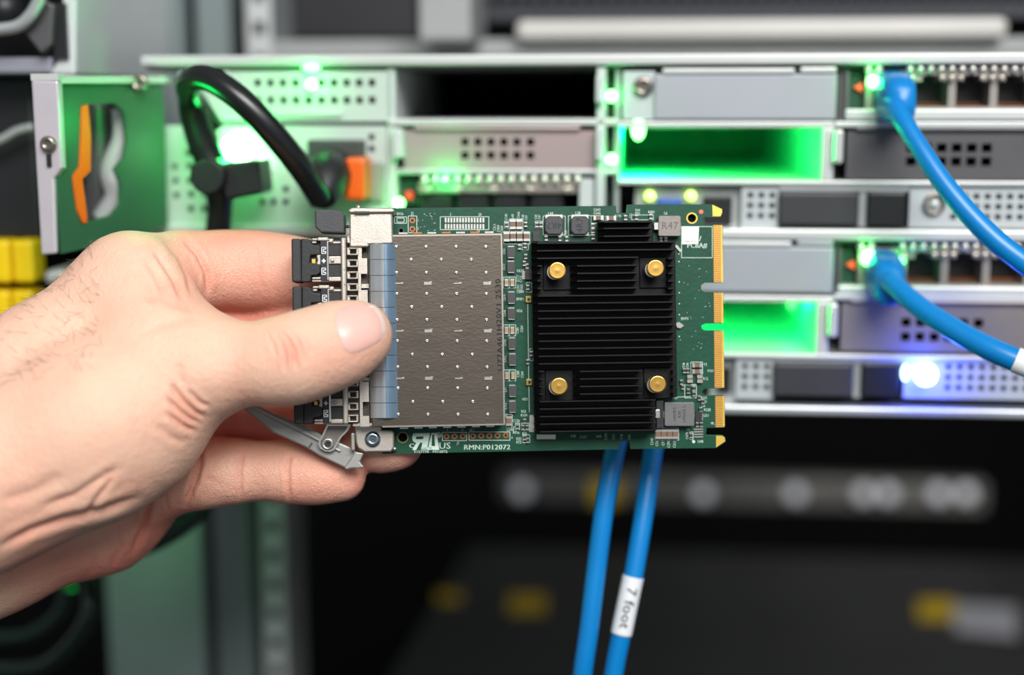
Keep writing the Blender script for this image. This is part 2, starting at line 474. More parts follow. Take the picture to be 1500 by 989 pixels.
def slot_blank(dv, label, du=0):
    t = Thing('slot_cover', label, 'slot cover', RACK, RACK.at(1070, 178+dv, 0), 'plain slot covers of the servers')
    bq = B(); rbox(bq, 958+du, 108+dv, 1226+du, 176+dv, -.004, .002); t.part('plate', bq, mat('grey_satin', (166, 170, 176), .25, .5, .03, 60, .05), bevel=.0008)
    bq = B(); rbox(bq, 912+du, 104+dv, 960+du, 176+dv, -.0025, .002); t.part('mounting_tab', bq, mat('tab_zinc', (196, 204, 206), .3, .4), bevel=.0006)
    bq = B(); rbox(bq, 970+du, 100+dv, 1165+du, 108+dv, -.005, .002); t.part('folded_edge', bq, zinc2, bevel=.0006)
    bq = B(); rbox(bq, 1172+du, 98+dv, 1226+du, 107+dv, -.005, .002); t.part('folded_edge', bq, zinc2, bevel=.0006)
    screw(t, 942+du, 127+dv, -.0035, .0036)
    return t

def vented_bracket(u0, v0, u1, v1, us, vs, su, sv, m, label):
    t = Thing('slot_bracket', label, 'slot bracket', RACK, RACK.at((u0+u1)/2, v1, 0), 'vented slot brackets of the servers')
    x0, x1, z0, z1 = rrect(u0, v0, u1, v1, -.002)
    t.part('vented_plate', B().perf(x0, x1, z0, z1, -.002, -.0005, grid_holes(us, vs, su, sv, -.002)), m)
    bq = B(); rbox(bq, u0+14, v0-6, u1-22, v0, -.004, .004); t.part('folded_edge', bq, m, bevel=.0006)
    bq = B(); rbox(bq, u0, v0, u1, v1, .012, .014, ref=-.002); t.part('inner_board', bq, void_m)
    return t

def chassis(dv, label, ledlist, du=0):
    t = Thing('rack_server', label, 'server', RACK, RACK.at(800, 345+dv, 0), 'stacked rack servers')
    L0, R0 = 205, 1640
    bq = B(); rbox(bq, L0, 79+dv, R0, 95+dv, -.006, .12); t.part('top_cover', bq, zinc2, bevel=.0008)
    bq = B(); rbox(bq, L0+10, 95+dv, R0, 100+dv, -.001, .12); t.part('cover_gasket', bq, steel_d)
    bq = B()
    rbox(bq, 568, 174+dv, 905, 184+dv, -.004, .12); t.part('slot_shelf', bq, zinc2, bevel=.0005)
    bq = B(); rbox(bq, 905, 178+dv, 1222, 187+dv, -.004, .28); rbox(bq, 1222, 178+dv, R0, 187+dv, -.004, .15); t.part('slot_shelf', bq, zinc2, bevel=.0005)
    bq = B(); rbox(bq, 568, 248+dv, 905, 256+dv, -.003, .12); t.part('slot_shelf', bq, zinc, bevel=.0005)
    bq = B(); rbox(bq, 905, 265+dv, R0, 272+dv, -.004, .20); t.part('slot_shelf', bq, zinc2, bevel=.0005)
    if dv: bq = B(); rbox(bq, L0, 336+dv, R0, 349+dv, -.005, .12); t.part('bottom_rail', bq, zinc, bevel=.0008)
    bq = B(); rbox(bq, 568, 100+dv, 580, 332+dv, -.003, .12); t.part('divider', bq, white_m, bevel=.0005)
    bq = B(); rbox(bq, 873, 98+dv, 887, 332+dv, -.004, .20); t.part('divider', bq, white_m, bevel=.0005)
    bq = B(); rbox(bq, 900, 98+dv, 908, 332+dv, -.001, .28); t.part('divider', bq, zinc, bevel=.0005)
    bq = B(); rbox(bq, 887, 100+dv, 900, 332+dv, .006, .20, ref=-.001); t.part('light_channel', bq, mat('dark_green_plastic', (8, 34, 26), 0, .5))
    bq = B(); rbox(bq, 1203+du, 187+dv, 1222+du, 265+dv, -.004, .28); t.part('divider', bq, zinc2, bevel=.0005)
    bq = B(); rbox(bq, 1222+du, 190+dv, 1236+du, 240+dv, -.008, .004); t.part('latch_post', bq, zinc2, bevel=.001)
    bq = B(); rbox(bq, 1228+du, 98+dv, 1238+du, 178+dv, .0, .20); t.part('divider', bq, steel_d)
    bq = B(); rbox(bq, 872, 110+dv, 884, 152+dv, -.008, -.004); t.part('latch_post', bq, white_m, bevel=.001)
    bq = B(); rbox(bq, 872, 186+dv, 884, 236+dv, -.008, -.004); t.part('latch_post', bq, white_m, bevel=.001)
    bq = B(); rbox(bq, 574, 188+dv, 590, 232+dv, -.008, -.003); t.part('latch_post', bq, white_m, bevel=.001)
    # inner walls of the lit slot
    gi = mat('slot_steel_green_cast', (62, 78, 68), .1, .45, .05)  # steel tinted green, part of the slot light's glow put into the colour
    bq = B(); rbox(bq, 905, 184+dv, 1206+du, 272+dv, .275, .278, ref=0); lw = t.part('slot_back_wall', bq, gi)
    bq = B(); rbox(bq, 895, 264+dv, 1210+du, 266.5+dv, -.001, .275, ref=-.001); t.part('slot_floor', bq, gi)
    if dv == 0:
        for u in (1018, 1060, 1131, 1172):
            p = RACK.at(u, 206, .2745); t.part('air_hole', B().cyl(p+Vector((0, .001, 0)), (0, -1, 0), .0022, .002, 14), steel_d)
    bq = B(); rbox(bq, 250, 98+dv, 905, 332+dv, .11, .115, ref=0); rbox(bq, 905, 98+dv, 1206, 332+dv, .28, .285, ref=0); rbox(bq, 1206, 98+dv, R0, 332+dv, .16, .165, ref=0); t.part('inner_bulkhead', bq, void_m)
    for a in ledlist: led(t, *a)
    return t

ga = (-.0035, .0021, GRN, 10)
chassis(0, 'upper rack server with green status lights, directly under the top shelf', [
    (896, 141, -.001, .0021, GRN, 10, .003, GL), (896, 234, -.001, .0021, GRN, 10, .003, GL), (584, 298, -.006, .0021, GRN, 10, .003, GL),
    (935, 190, -.001, .0024, GRN, 10, .55, GL, .002, -.03, (1, 1, 1.6))])
chassis(255, 'lower rack server mostly hidden by the hand and card, above the dark gap', [
    (935, 448, 0.0, .0024, GRN, 10, .38, GL, .002, -.035), (1160, 446, .03, .0015, GRN, 2, .02, GL, .002, -.002)], -8)
slot_blank(0, 'plain grey slot cover with one round screw, upper server')
slot_blank(253, 'plain grey slot cover half hidden behind the card, lower server', -5)
n1 = quad_nic(0, 0, 0, 'four-port network adapter at top right with blue cable in first jack')
n2 = quad_nic(260, -11, 1, 'four-port network adapter of the lower server, blue cable in first jack')
led(n1, 1279, 120, -.004, .0023, GRN, 10, .004, GL); led(n1, 1332, 121, -.004, .0015, GRN, 9, .005, GL)
led(n2, 1272, 378, -.005, .0028, GRN, 11, .006, GL); led(n2, 1319, 382, -.004, .0017, GRN, 4, .004, GL); led(n2, 1276, 394, -.005, .0012, GRN, 15)
irid = mat('iridescent_zinc', (180, 160, 155), .5, .4, .06, 20)
nt = irid.node_tree
for nd in nt.nodes:
    if nd.type == 'MIX':
        nd.inputs['A'].default_value = lin((190, 150, 170)); nd.inputs['B'].default_value = lin((170, 172, 150))
vented_bracket(592, 191, 872, 248, [681, 700, 719, 738, 757, 777], [208, 227.5], 11, 11, irid,
               'vented slot bracket with a pink sheen between the two green lights')
vented_bracket(1240, 192, 1560, 263, [1335, 1357, 1379, 1401, 1423, 1445], [216.5, 236.5], 15, 13, steel_d,
               'dark grey vented slot bracket behind the upper blue cable')
vented_bracket(1232, 446, 1560, 516, [1327, 1348, 1369, 1390, 1411, 1433], [473, 494], 14, 13, mat('warm_grey_steel', (142, 134, 130), .4, .42, .05),
               'warm grey vented slot bracket behind the lower blue cable')

# left four-port adapter above the held card
t = Thing('network_adapter', 'four-port adapter partly hidden by the top edge of the held card', 'network adapter', RACK, RACK.at(740, 336, 0))
ball = share(B().ball((0, 0, 0), .0016, 10, 0, (1, 1, 1.2)), 'contact_spring', MATS['spring_nickel'])
for i in range(15): t.part('contact_spring', ball, None, off=RACK.at(622+i*16, 263.5, -.003))
bq = B(); rbox(bq, 612, 268, 846, 283, -.002, .012); t.part('shell', bq, MATS['adapter_shell'], bevel=.0005)
for i in range(4):
    bq = B(); rbox(bq, 614+i*54, 283, 664+i*54, 330, .0, .012); t.part('jack', bq, black_p, bevel=.001)
for u in (622, 668, 722, 776, 830):
    bq = B(); rbox(bq, u-6, 274, u+8, 284, -.005, -.002); t.part('clip', bq, nickel, bevel=.0006)
bq = B(); rbox(bq, 588, 262, 612, 300, .003, .006); t.part('board', bq, MATS['dark_green_board'])
bq = B(); rbox(bq, 594, 281, 604, 292, .0, .003); t.part('warning_light', bq, mat('red_lens', (230, 50, 30), 0, .4, 0, emit=(1, .1, .04), es=.5), bevel=.0005)
bq = B(); rbox(bq, 848, 262, 870, 330, -.002, .01); t.part('end_plate', bq, white_m, bevel=.0006)
led(t, 650, 263, -.006, .0009, GRN, 5, .012, GL)

# input output rows at the bottom of each server
def io_row(dv, du, label):
    t = Thing('port_module', label, 'port panel', RACK, RACK.at(1200+du, 335+dv, 0), 'port panels of the servers')
    lg = mat('perforated_zinc', (192, 198, 200), .25, .42, .04)
    x0, x1, z0, z1 = rrect(1086+du, 274+dv, 1141+du, 334+dv, -.002)
    t.part('perforated_panel', B().perf(x0, x1, z0, z1, -.002, 0, grid_holes([1099+du, 1115+du, 1131+du], [286+dv, 301+dv, 316+dv], 8.5, 8, -.002)), lg)
    x0, x1, z0, z1 = rrect(1332+du, 274+dv, 1560+du, 334+dv, -.002)
    us = [1397+du+16.4*i for i in range(10)]
    t.part('perforated_panel', B().perf(x0, x1, z0, z1, -.002, 0, grid_holes(us, [288+dv, 303+dv, 318+dv], 9, 8, -.002)), lg)
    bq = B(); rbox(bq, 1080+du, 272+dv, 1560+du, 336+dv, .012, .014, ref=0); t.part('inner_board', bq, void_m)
    bq = B(); rbox(bq, 1141+du, 282+dv, 1258+du, 331+dv, -.005, .008); t.part('module_face', bq, mat('charcoal_plastic', (52, 52, 56), 0, .5), bevel=.001)
    bq = B(); rbox(bq, 1270+du, 281+dv, 1328+du, 332+dv, -.004, .008); t.part('module_face', bq, black_p, bevel=.001)
    bq = B(); rbox(bq, 1141+du, 273+dv, 1332+du, 280+dv, -.003, .008); t.part('upper_edge', bq, zinc)
    bq = B(); rbox(bq, 1258+du, 280+dv, 1270+du, 332+dv, -.002, .008); t.part('upper_edge', bq, zinc)
    return t
t = io_row(0, 0, 'port panel of the upper server with yellow-green lights and round socket')
p = RACK.at(1366, 298, 0)
cx = t.part('coax_socket', B().lathe(p, (0, -1, 0), [(0, .0038), (.004, .0038), (.004, .0029), (.001, .0029)], 20), screw_m)
t.part('pin', B().ball(p+Vector((0, -.003, 0)), .002, 10), zinc2, parent=cx)
bq = B(); rbox(bq, 930, 274, 1086, 336, .002, .004); t.part('face_plate', bq, zinc)
bq = B(); rbox(bq, 962, 291, 1000, 312, -.005, .003); t.part('display_socket', bq, mat('blue_plastic', (40, 90, 170), 0, .4), bevel=.001)
bq = B(); rbox(bq, 1030, 288, 1072, 330, -.001, .003); t.part('jack', bq, black_p, bevel=.0005)
YG = (.55, 1, .05)
led(t, 952, 287, -.001, .0018, YG, 3); led(t, 1012, 287, -.001, .0018, YG, 3)
t = io_row(251, -8, 'port panel of the lower server with a bright round blue light')
bq = B(); rbox(bq, 1040, 526, 1078, 588, .002, .004); t.part('face_plate', bq, zinc)
bq = B(); rbox(bq, 1052, 540, 1070, 575, -.001, .003); t.part('jack', bq, black_p)
led(t, 1356, 549, -.006, .0042, (.40, .50, 1), 6, .07, (.0, .05, 1), .004, .005)
led(t, 1326, 546, -.005, .0014, (.3, .5, 1), 8, 0, None, .002, .004, (1, 1, 2.2))

# ---- power supplies, left end of the upper server
psm = mat('psu_paint', (192, 198, 196), .1, .45, .03)
t = Thing('power_supply', 'upper power supply with two rows of square vent holes', 'power supply', RACK, RACK.at(450, 178, 0), 'power supplies of the upper server')
x0, x1, z0, z1 = rrect(340, 104, 572, 178, -.003)
t.part('vented_face', B().perf(x0, x1, z0, z1, -.003, -.001, grid_holes([377.4+18.6*i for i in range(10)], [121.3, 146.7], 10, 10.5, -.003)), psm)
bq = B(); rbox(bq, 340, 104, 572, 178, .02, .022, ref=-.003); t.part('inner_grille', bq, mat('psu_inner', (25, 40, 32), 0, .6))
bq = B(); rbox(bq, 262, 104, 338, 178, -.004, .01); t.part('side_face', bq, psm, bevel=.0008)
bq = B(); rbox(bq, 380, 164, 500, 171, -.0045, -.003); t.part('ridge', bq, psm, bevel=.0005)
led(t, 456, 124, -.005, .0021, GRN, 10, .006, GL); led(t, 456, 99.5, -.005, .0022, GRN, 4, .002, GL, .002, .004, (1.6, 1, .7))
t = Thing('power_supply', 'lower power supply with orange latch and plugged black cable', 'power supply', RACK, RACK.at(400, 334, 0), 'power supplies of the upper server')
x0, x1, z0, z1 = rrect(243, 184, 568, 336, -.002)
pts = [(274, 201), (276, 224), (256, 244), (278, 243), (257.5, 264.5), (278, 264.5), (258.5, 286), (279.5, 284.5), (279, 306), (299, 284), (299, 306),
       (544, 201), (544, 218), (418, 277), (418, 296), (400, 296), (384, 296), (300, 224), (300, 203)]
hs = []
for u, v in pts:
    a = rrect(u-4.5, v-4.5, u+4.5, v+4.5, -.002); hs.append(a)
t.part('vented_face', B().perf(x0, x1, z0, z1, -.002, 0, hs), psm)
bq = B(); rbox(bq, 243, 184, 568, 336, .015, .017, ref=-.002); t.part('inner_grille', bq, void_m)
bq = B(); rbox(bq, 449, 205, 530, 232, -.010, .0); t.part('socket_hood', bq, mat('grey_plastic', (60, 64, 62), 0, .5), bevel=.001)
bq = B(); rbox(bq, 533, 238, 562, 296, -.005, .0); t.part('release_lever', bq, mat('beige_grey', (140, 142, 132), 0, .5), bevel=.001)
bq = B(); rbox(bq, 505, 231, 534, 294, -.020, -.004); t.part('latch_tab', bq, orange, bevel=.0015, label='orange latch tab')
led(t, 350, 216, -.006, .0052, (.45, 1, .5), 8, .03, GL, .004, .008, (1.3, .6, 1))
led(t, 385, 240, -.005, .0022, (.45, 1, .5), 8, .006, GL, .004, .01)
# black power plug and cables
cab = mat('black_cable_rubber', (20, 21, 22), 0, .28, .1, 100)
t = Thing('power_cable', 'thick glossy black power cable arching from handle to socket', 'cable', RACK, RACK.at(480, 290, -.02))
pts = [RACK.at(u, v, d) for u, v, d in ((312, 190, -.016), (292, 160, -.020), (276, 132, -.030), (285, 115, -.040), (312, 118, -.044), (355, 148, -.046), (400, 195, -.044), (440, 245, -.038), (470, 292, -.030))]
t.part('cable_jacket', B().tube(pts, .0043, 18, seg=8), cab)
bq = B(); p0 = RACK.at(462, 284, -.030); p1 = RACK.at(505, 250, -.012)
bq.tube([RACK.at(468, 290, -.030), RACK.at(474, 276, -.026), RACK.at(480, 258, -.02), RACK.at(486, 250, -.008)], [.0052, .0075, .0085, .0085], 14); t.part('plug', bq, black_p)
t = Thing('power_cable', 'second black cable dropping behind the cable clip to the hand', 'cable', RACK, RACK.at(322, 345, -.02))
pts = [RACK.at(u, v, d) for u, v, d in ((276, 128, -.028), (284, 165, -.022), (300, 215, -.020), (318, 262, -.020), (322, 305, -.020), (316, 380, -.018), (312, 480, -.016))]
t.part('cable_jacket', B().tube(pts, [.0036, .0052, .0056, .0054, .0045, .0045, .0045], 16), cab)
t = Thing('cable_clip', 'black square cable clip in front of the bright green light', 'cable clip', RACK, RACK.at(345, 290, -.02))
bq = B(); a = [RACK.at(u, v, -.030) for u, v in ((312, 240), (378, 234), (382, 284), (330, 294))]
bq.prism([(p.x, p.z) for p in a], -.030, -.012); t.part('block', bq, black_p, bevel=.0012)
p = RACK.at(308, 258, -.03); t.part('strap', B().cyl(p+Vector((0, .012, 0)), (0, -1, 0), .0062, .016, 20), black_p)

# left handle bracket
t = Thing('server_handle', 'green-lit metal handle bracket with orange-edged window at left of server', 'handle', RACK, RACK.at(66, 372, -.05))
def HP(u, v):      # point on the slanted plate
    k = (u-85)/155.; d = -.062 + .052*k
    return RACK.at(u, v, d)
plate = [(84, 118), (240, 118), (243, 150), (243, 330), (200, 345), (84, 372), (84, 250), (92, 240), (92, 200)]
win = [(128, 153), (168, 151), (182, 165), (185, 205), (180, 232), (166, 248), (174, 268), (172, 300), (158, 316), (120, 326), (112, 306), (107, 262), (119, 246), (124, 200)]
O = HP(84, 250); X = (HP(243, 250)-O); X.z = 0; wl = X.length; X.normalize(); Nn = Vector((-X.y, X.x, 0))
def loc2(u, v):
    p = HP(u, v); return ((p-O).dot(X), p.z-O.z)
me = flat_shape([[loc2(*p) for p in plate], [loc2(*p) for p in win]], 0, .0016, 'plate')
MP = Matrix(((X.x, Nn.x, 0, O.x), (X.y, Nn.y, 0, O.y), (X.z, Nn.z, 1, O.z), (0, 0, 0, 1)))
me.transform(MP)
t.part('side_plate', me, mat('handle_zinc_green_cast', (52, 92, 68), .15, .45, .05))  # grey zinc tinted green, the green light on it put into the colour
w2 = [(128, 153), (120, 156), (117, 200), (114, 244), (104, 258), (108, 306), (114, 326), (120, 326), (121, 318), (116, 262), (128, 250), (130, 200)]
me = flat_shape([[loc2(*p) for p in w2]], -.0006, .0004, 'orange'); me.transform(MP)
t.part('grip_insert', me, orange, label='orange insert')
bq = B(); a = [RACK.at(u, v, -.064) for u, v in ((45, 116), (85, 118), (89, 200), (91, 246), (79, 262), (83, 372), (60, 374), (52, 240))]
bq.prism([(p.x, p.z) for p in a], -.064, -.060); t.part('front_flange', bq, mat('handle_front', (196, 190, 196), .3, .42, .03), bevel=.0008)
bq = B(); rbox(bq, 45, 108, 85, 118, -.064, -.02)
a = HP(85, 112); c = HP(243, 112)
bq.add([(a.x, a.y-.001, a.z), (c.x, c.y-.001, c.z), (c.x, c.y+.012, c.z), (a.x, a.y+.012, a.z), (a.x, a.y-.001, a.z-.0022), (c.x, c.y-.001, c.z-.0022), (c.x, c.y+.012, c.z-.0022), (a.x, a.y+.012, a.z-.0022)],
       [(0,1,2,3),(7,6,5,4),(0,4,5,1),(1,5,6,2),(2,6,7,3),(3,7,4,0)])
t.part('top_flange', bq, zinc2)
screw(t, 70, 211, -.0655, .0026); screw(t, 204, 122, -.026, .0032)
bq = B(); rbox(bq, 68, 226, 74, 244, -.0650, -.0638); t.part('slot_mark', bq, ink)
# grip bar seen through the window
bq = B(); q = [RACK.at(u, v, -.02) for u, v in ((182, 160), (182, 205), (165, 250), (172, 288), (152, 322))]
t.part('inner_grip', B().tube(q, .0045, 12), zinc2)
q = [RACK.at(u, v, -.018) for u, v in ((141, 150), (143, 240), (136, 325))]
t.part('inner_post', B().tube(q, .0042, 12), steel_d)
l = bpy.data.lights.new('handle_glow', 'POINT'); l.energy = .03; l.color = GL; l.shadow_soft_size = .003
o = bpy.data.objects.new('handle_glow', l); COL.objects.link(o); o.matrix_world = RACK.M @ Matrix.Translation(RACK.at(225, 180, -.05))

# gear at the far left edge
t = Thing('neighbour_latch', 'dark latch assembly with grey bent lever at top left corner', 'latch', RACK, RACK.at(40, 108, .0))
bq = B(); rbox(bq, -120, 84, 76, 108, -.02, .1); t.part('frame', bq, mat('frame_violet_grey', (150, 150, 162), .2, .4), bevel=.001)
bq = B(); a = [RACK.at(u, v, -.02) for u, v in ((96, -60), (112, -60), (110, 110), (72, 110), (84, 88))]; bq.prism([(p.x, p.z) for p in a], -.02, .08); t.part('frame_side', bq, white_m, bevel=.001)
bq = B(); rbox(bq, 78, 5, 97, 86, -.022, -.019); t.part('dark_insert', bq, black_p)
bq = B().tube([RACK.at(u, v, -.03) for u, v in ((-40, 45), (20, 40), (45, 22), (60, -5))], .0022, 10); t.part('lever', bq, zinc)
bq = B(); a = [RACK.at(u, v, -.026) for u, v in ((30, 40), (62, 0), (78, 8), (74, 66), (60, 78))]; bq.prism([(p.x, p.z) for p in a], -.026, -.022); t.part('lever_plate', bq, steel_d, bevel=.0006)
bq = B(); rbox(bq, -120, -60, 78, 84, .03, .1, ref=0); t.part('body', bq, void_m)
t.part('knob', B().ball(RACK.at(8, 14, -.0), .007, 16), black_p)
t = Thing('neighbour_server', 'black equipment front at the left edge with a thin silver lever', 'device', RACK, RACK.at(0, 480, .02))
bq = B(); rbox(bq, -200, 112, 54, 350, .0, .1); t.part('body', bq, black_p, bevel=.002)
t.part('lever', B().tube([RACK.at(u, v, -.010) for u, v in ((-60, 228), (0, 205), (24, 192), (48, 186))], .0016, 10), zinc)
bq = B(); rbox(bq, -200, 350, 60, 700, .01, .1); t.part('lower_body', bq, void_m)
for v0, v1, lb in ((352, 415, 'yellow plastic block at left edge, upper of the two'), (426, 487, 'yellow plastic block at left edge just above the wrist')):
    bq = B(); rbox(bq, -60, v0, 14, v1, -.008, .004); rbox(bq, 17, v0, 48, v1, -.008, .004)
    solo('yellow_connector', bq, yellow, lb, 'connector', RACK, base=RACK.at(20, v1, 0), bevel=.0015)
bq = B(); rbox(bq, 62, 395, 100, 420, -.01, .02); solo('hinge_block', bq, zinc2, 'small pale metal block just above the hand under the handle', 'block', RACK, base=RACK.at(80, 420, 0), bevel=.003)
# cables beneath the hand
gcab = mat('dark_green_cable', (10, 40, 26), 0, .25, .1)
for pts, r, lb in (([(330, 690, .02), (290, 748, .01), (240, 785, .0), (185, 806, .0), (120, 815, .01), (60, 805, .02)], .0042, 'dark glossy cable curving just under the hand'),
                   ([(-20, 980, .05), (60, 975, .04), (110, 935, .03), (132, 890, .03), (128, 850, .04)], .0035, 'dark green cable loop at bottom left corner'),
                   ([(-20, 935, .06), (40, 930, .06), (85, 900, .06), (100, 860, .06)], .0030, 'thin dark cable inside the bottom left cable loop')):
    solo('cable', B().tube([RACK.at(*p) for p in pts], r, 14), gcab, lb, 'cable', RACK, base=RACK.at(*pts[0]))
l = bpy.data.lights.new('panel_glow', 'POINT'); l.energy = .03; l.color = GL; l.shadow_soft_size = .01
o = bpy.data.objects.new('panel_glow', l); COL.objects.link(o); o.matrix_world = RACK.M @ Matrix.Translation(RACK.at(150, 800, .08))

# ---- blue network cables
def blue_cable(label, pts, r, frame=RACK):
    t = Thing('network_cable', label, 'cable', frame, pts[0], 'blue network cables')
    t.part('cable_jacket', B().tube(pts, r, 20, seg=10), blue_j)
    return t
def boot(t, u, v, dv2):      # moulded plug with rounded hood
    c = RACK.at(u, v, -.002)
    vs = []
    prof = [(-.0, .0058, .0062), (-.006, .0060, .0066), (-.012, .0058, .0064), (-.017, .0050, .0056), (-.020, .0036, .0042)]
    b_ = B(); n = 20; V_ = []; F_ = []
    for j, (y, rx, rz) in enumerate(prof):
        for k in range(n):
            a = 2*pi*k/n; q = 1/max(abs(cos(a)), abs(sin(a)))**.55
            V_.append((c.x+rx*cos(a)*q*1.05, c.y+y, c.z+rz*1.3*sin(a)*q - .0009*j))
    for j in range(len(prof)-1):
        for k in range(n): F_.append((j*n+k, (j+1)*n+k, (j+1)*n+(k+1) % n, j*n+(k+1) % n))
    F_.append(tuple((len(prof)-1)*n+k for k in range(n-1, -1, -1)))
    b_.add(V_, F_, 0, True)
    pl = t.part('plug_boot', b_, blue_j)
    t.part('latch_window', B().box(c.x-.0026, c.x+.0026, c.y-.0115, c.y-.006, c.z+.0045, c.z+.0066), mat('clear_plastic', (150, 170, 120), 0, .3), parent=pl)
ptsA = [RACK.at(u, v, d) for u, v, d in ((1306, 150, -.014), (1316, 166, -.026), (1340, 205, -.034), (1385, 272, -.042), (1440, 335, -.048), (1500, 385, -.052), (1600, 450, -.055))]
t = blue_cable('blue network cable from the top right jack sweeping off the right edge', ptsA, [.0042, .0034, .0031, .0033, .0035, .0036, .0037])
boot(t, 1307, 138, 0)
ptsB = [RACK.at(u, v, d) for u, v, d in ((1296, 405, -.014), (1310, 418, -.024), (1350, 452, -.034), (1410, 490, -.044), (1470, 520, -.052), (1560, 556, -.058))]
t = blue_cable('blue network cable from the lower right jack with white band at the edge', ptsB, [.0044, .0036, .0036, .0038, .0039, .0039])
boot(t, 1292, 398, 0)
def band(t, pts, r, i0, i1):
    pass
q0, q1, q2 = RACK.at(1487, 527, -.0535), RACK.at(1510, 536, -.0550), RACK.at(1540, 548, -.057)
t.part('label_band', B().tube([q0, q1, q2], .0042, 20), label_w, label='white band')
# the two hanging below the card
D2 = .035
def vb(u, v): return V(u, v, .030 if v < 700 else .034)
pC = [V(u, v, y) for u, v, y in ((935, 480, .060), (925, 520, .052), (914, 600, .040), (901, 660, .034), (886, 740, .032), (874, 830, .032), (863, 920, .032), (852, 1000, .034), (846, 1100, .04))]
t = blue_cable('plain blue network cable hanging below the card, left of the pair', pC, .0033, VIEW)
pD = [V(u, v, y) for u, v, y in ((985, 480, .062), (978, 540, .055), (966, 610, .046), (957, 660, .042), (942, 760, .038), (925, 860, .036), (912, 920, .036), (897, 1000, .038), (888, 1100, .04))]
t = blue_cable('blue network cable hanging below the card with a white length label', pD, .0033, VIEW)
lab = [V(u, v, y) for u, v, y in ((927.5, 845, .0363), (921.5, 873, .036), (915.5, 902, .036), (910, 929, .036))]
t.part('length_label', B().tube(lab, .0036, 24), label_w, label='white wrapped label')
b_ = B(); cc = V(915.8, 893, .0326)
sl = math.atan2(V(910, 929, .036).z-V(927.5, 845, .036).z, V(910, 929, .036).x-V(927.5, 845, .036).x)
# lettering wraps on the round label
b2 = B(); put_text(b2, '7 foot', 0, 0, 0, .0043, 0, width=.0135)
vv = []
LL = (lab[-1]-lab[0]).length
for x, y, z in b2.v:
    k = min(max((x+.0095)/LL + .02, 0), .999)*3; i_ = int(k); q_ = lab[i_].lerp(lab[i_+1], k-i_)
    ax = (lab[i_+1]-lab[i_]).normalized(); side = Vector((0, 1, 0)).cross(ax).normalized()
    if side.x < 0: side = -side
    a = z/.0036
    vv.append(q_ + side*sin(a)*.0041 - Vector((0, 1, 0))*cos(a)*.0041)
b2.v = [tuple(v) for v in vv]
t.part('lettering', b2, ink)

# ================================================================== THE NETWORK CARD
PX = D0 / FP
def cp(u, v, h=0.0):
    p = CARD.at(u, v, -h); return (p.x, p.z)
def cbox(b, u0, v0, u1, v1, h0, h1, m=0):
    """box on the card covering a rectangle of the photo, h0..h1 above the board"""
    um, vm = (u0+u1)/2, (v0+v1)/2
    x0 = cp(u0, vm, h1)[0]; x1 = cp(u1, vm, h1)[0]; z0 = cp(um, v1, h1)[1]; z1 = cp(um, v0, h1)[1]
    return b.box(x0, x1, -h1, -h0, z0, z1, m)
def cpoly(b, pts, h0, h1, m=0):
    return b.prism([cp(u, v, h1) for u, v in pts], -h1, -h0, m)
def cpt(u, v, h=0.0):
    x, z = cp(u, v, h); return Vector((x, -h, z))

card = Thing('network_card', 'green network adapter card with black heatsink held up in the hand', 'network card', CARD, (0, 0, 0))
out = [(556, 305), (902.5, 301.5), (903, 312), (918, 312), (919, 299.8), (1043.5, 299.2), (1058, 306), (1058.5, 311), (1056, 317.3), (1034, 317.3), (1030, 319.5), (1030, 327),
       (1034, 328.8), (1056, 328.8), (1058.8, 331.5), (1059, 411), (1056.5, 414), (1032, 414.3), (1027, 418), (1027, 424), (1032, 427.6), (1057, 427.6), (1059.6, 430), (1060, 471), (1057, 474), (1033, 474.3), (1028, 477), (1028, 481), (1033, 483.8),
       (1057, 483.8), (1060.3, 486), (1061, 566), (1058, 569), (1034, 569.2), (1029, 572), (1029.5, 576), (1034, 579.2), (1058, 579), (1061.5, 581.5), (1062, 623), (1059, 626.5), (1035, 626.8), (1034, 637.8), (1059, 638), (1062.5, 641), (1063, 647), (1049, 656.3),
       (924, 657.8), (922, 646), (908, 646.5), (906.5, 658.2), (560, 665)]
holes = [(1013.5, 319.6, 6.4), (590, 641, 6.6), (587.6, 337.6, 3.2)]
loops = [[cp(*p) for p in out]]
for u, v, r in holes:
    c = cp(u, v); loops.append(ring(c[0], c[1], r*PX))
me = flat_shape(loops, 0.0, .0016, 'board')
board = card.part('circuit_board', me, [pcb_m])
me.materials.append(pcb_e)
for p in me.polygons:
    if abs(p.normal.y) < .5: p.material_index = 1
# relief of the copper traces below the solder mask
nt = pcb_m.node_tree; N = nt.nodes; L = nt.links
wv = N.new('ShaderNodeTexVoronoi'); wv.distance = 'CHEBYCHEV'; wv.feature = 'DISTANCE_TO_EDGE'; wv.inputs['Scale'].default_value = 420
tc = N.new('ShaderNodeTexCoord'); L.new(tc.outputs['Object'], wv.inputs['Vector'])
bp = N.new('ShaderNodeBump'); bp.inputs['Strength'].default_value = .25; bp.inputs['Distance'].default_value = .0002
L.new(wv.outputs['Distance'], bp.inputs['Height']); L.new(bp.outputs[0], N['Principled BSDF'].inputs['Normal'])

H = .0001
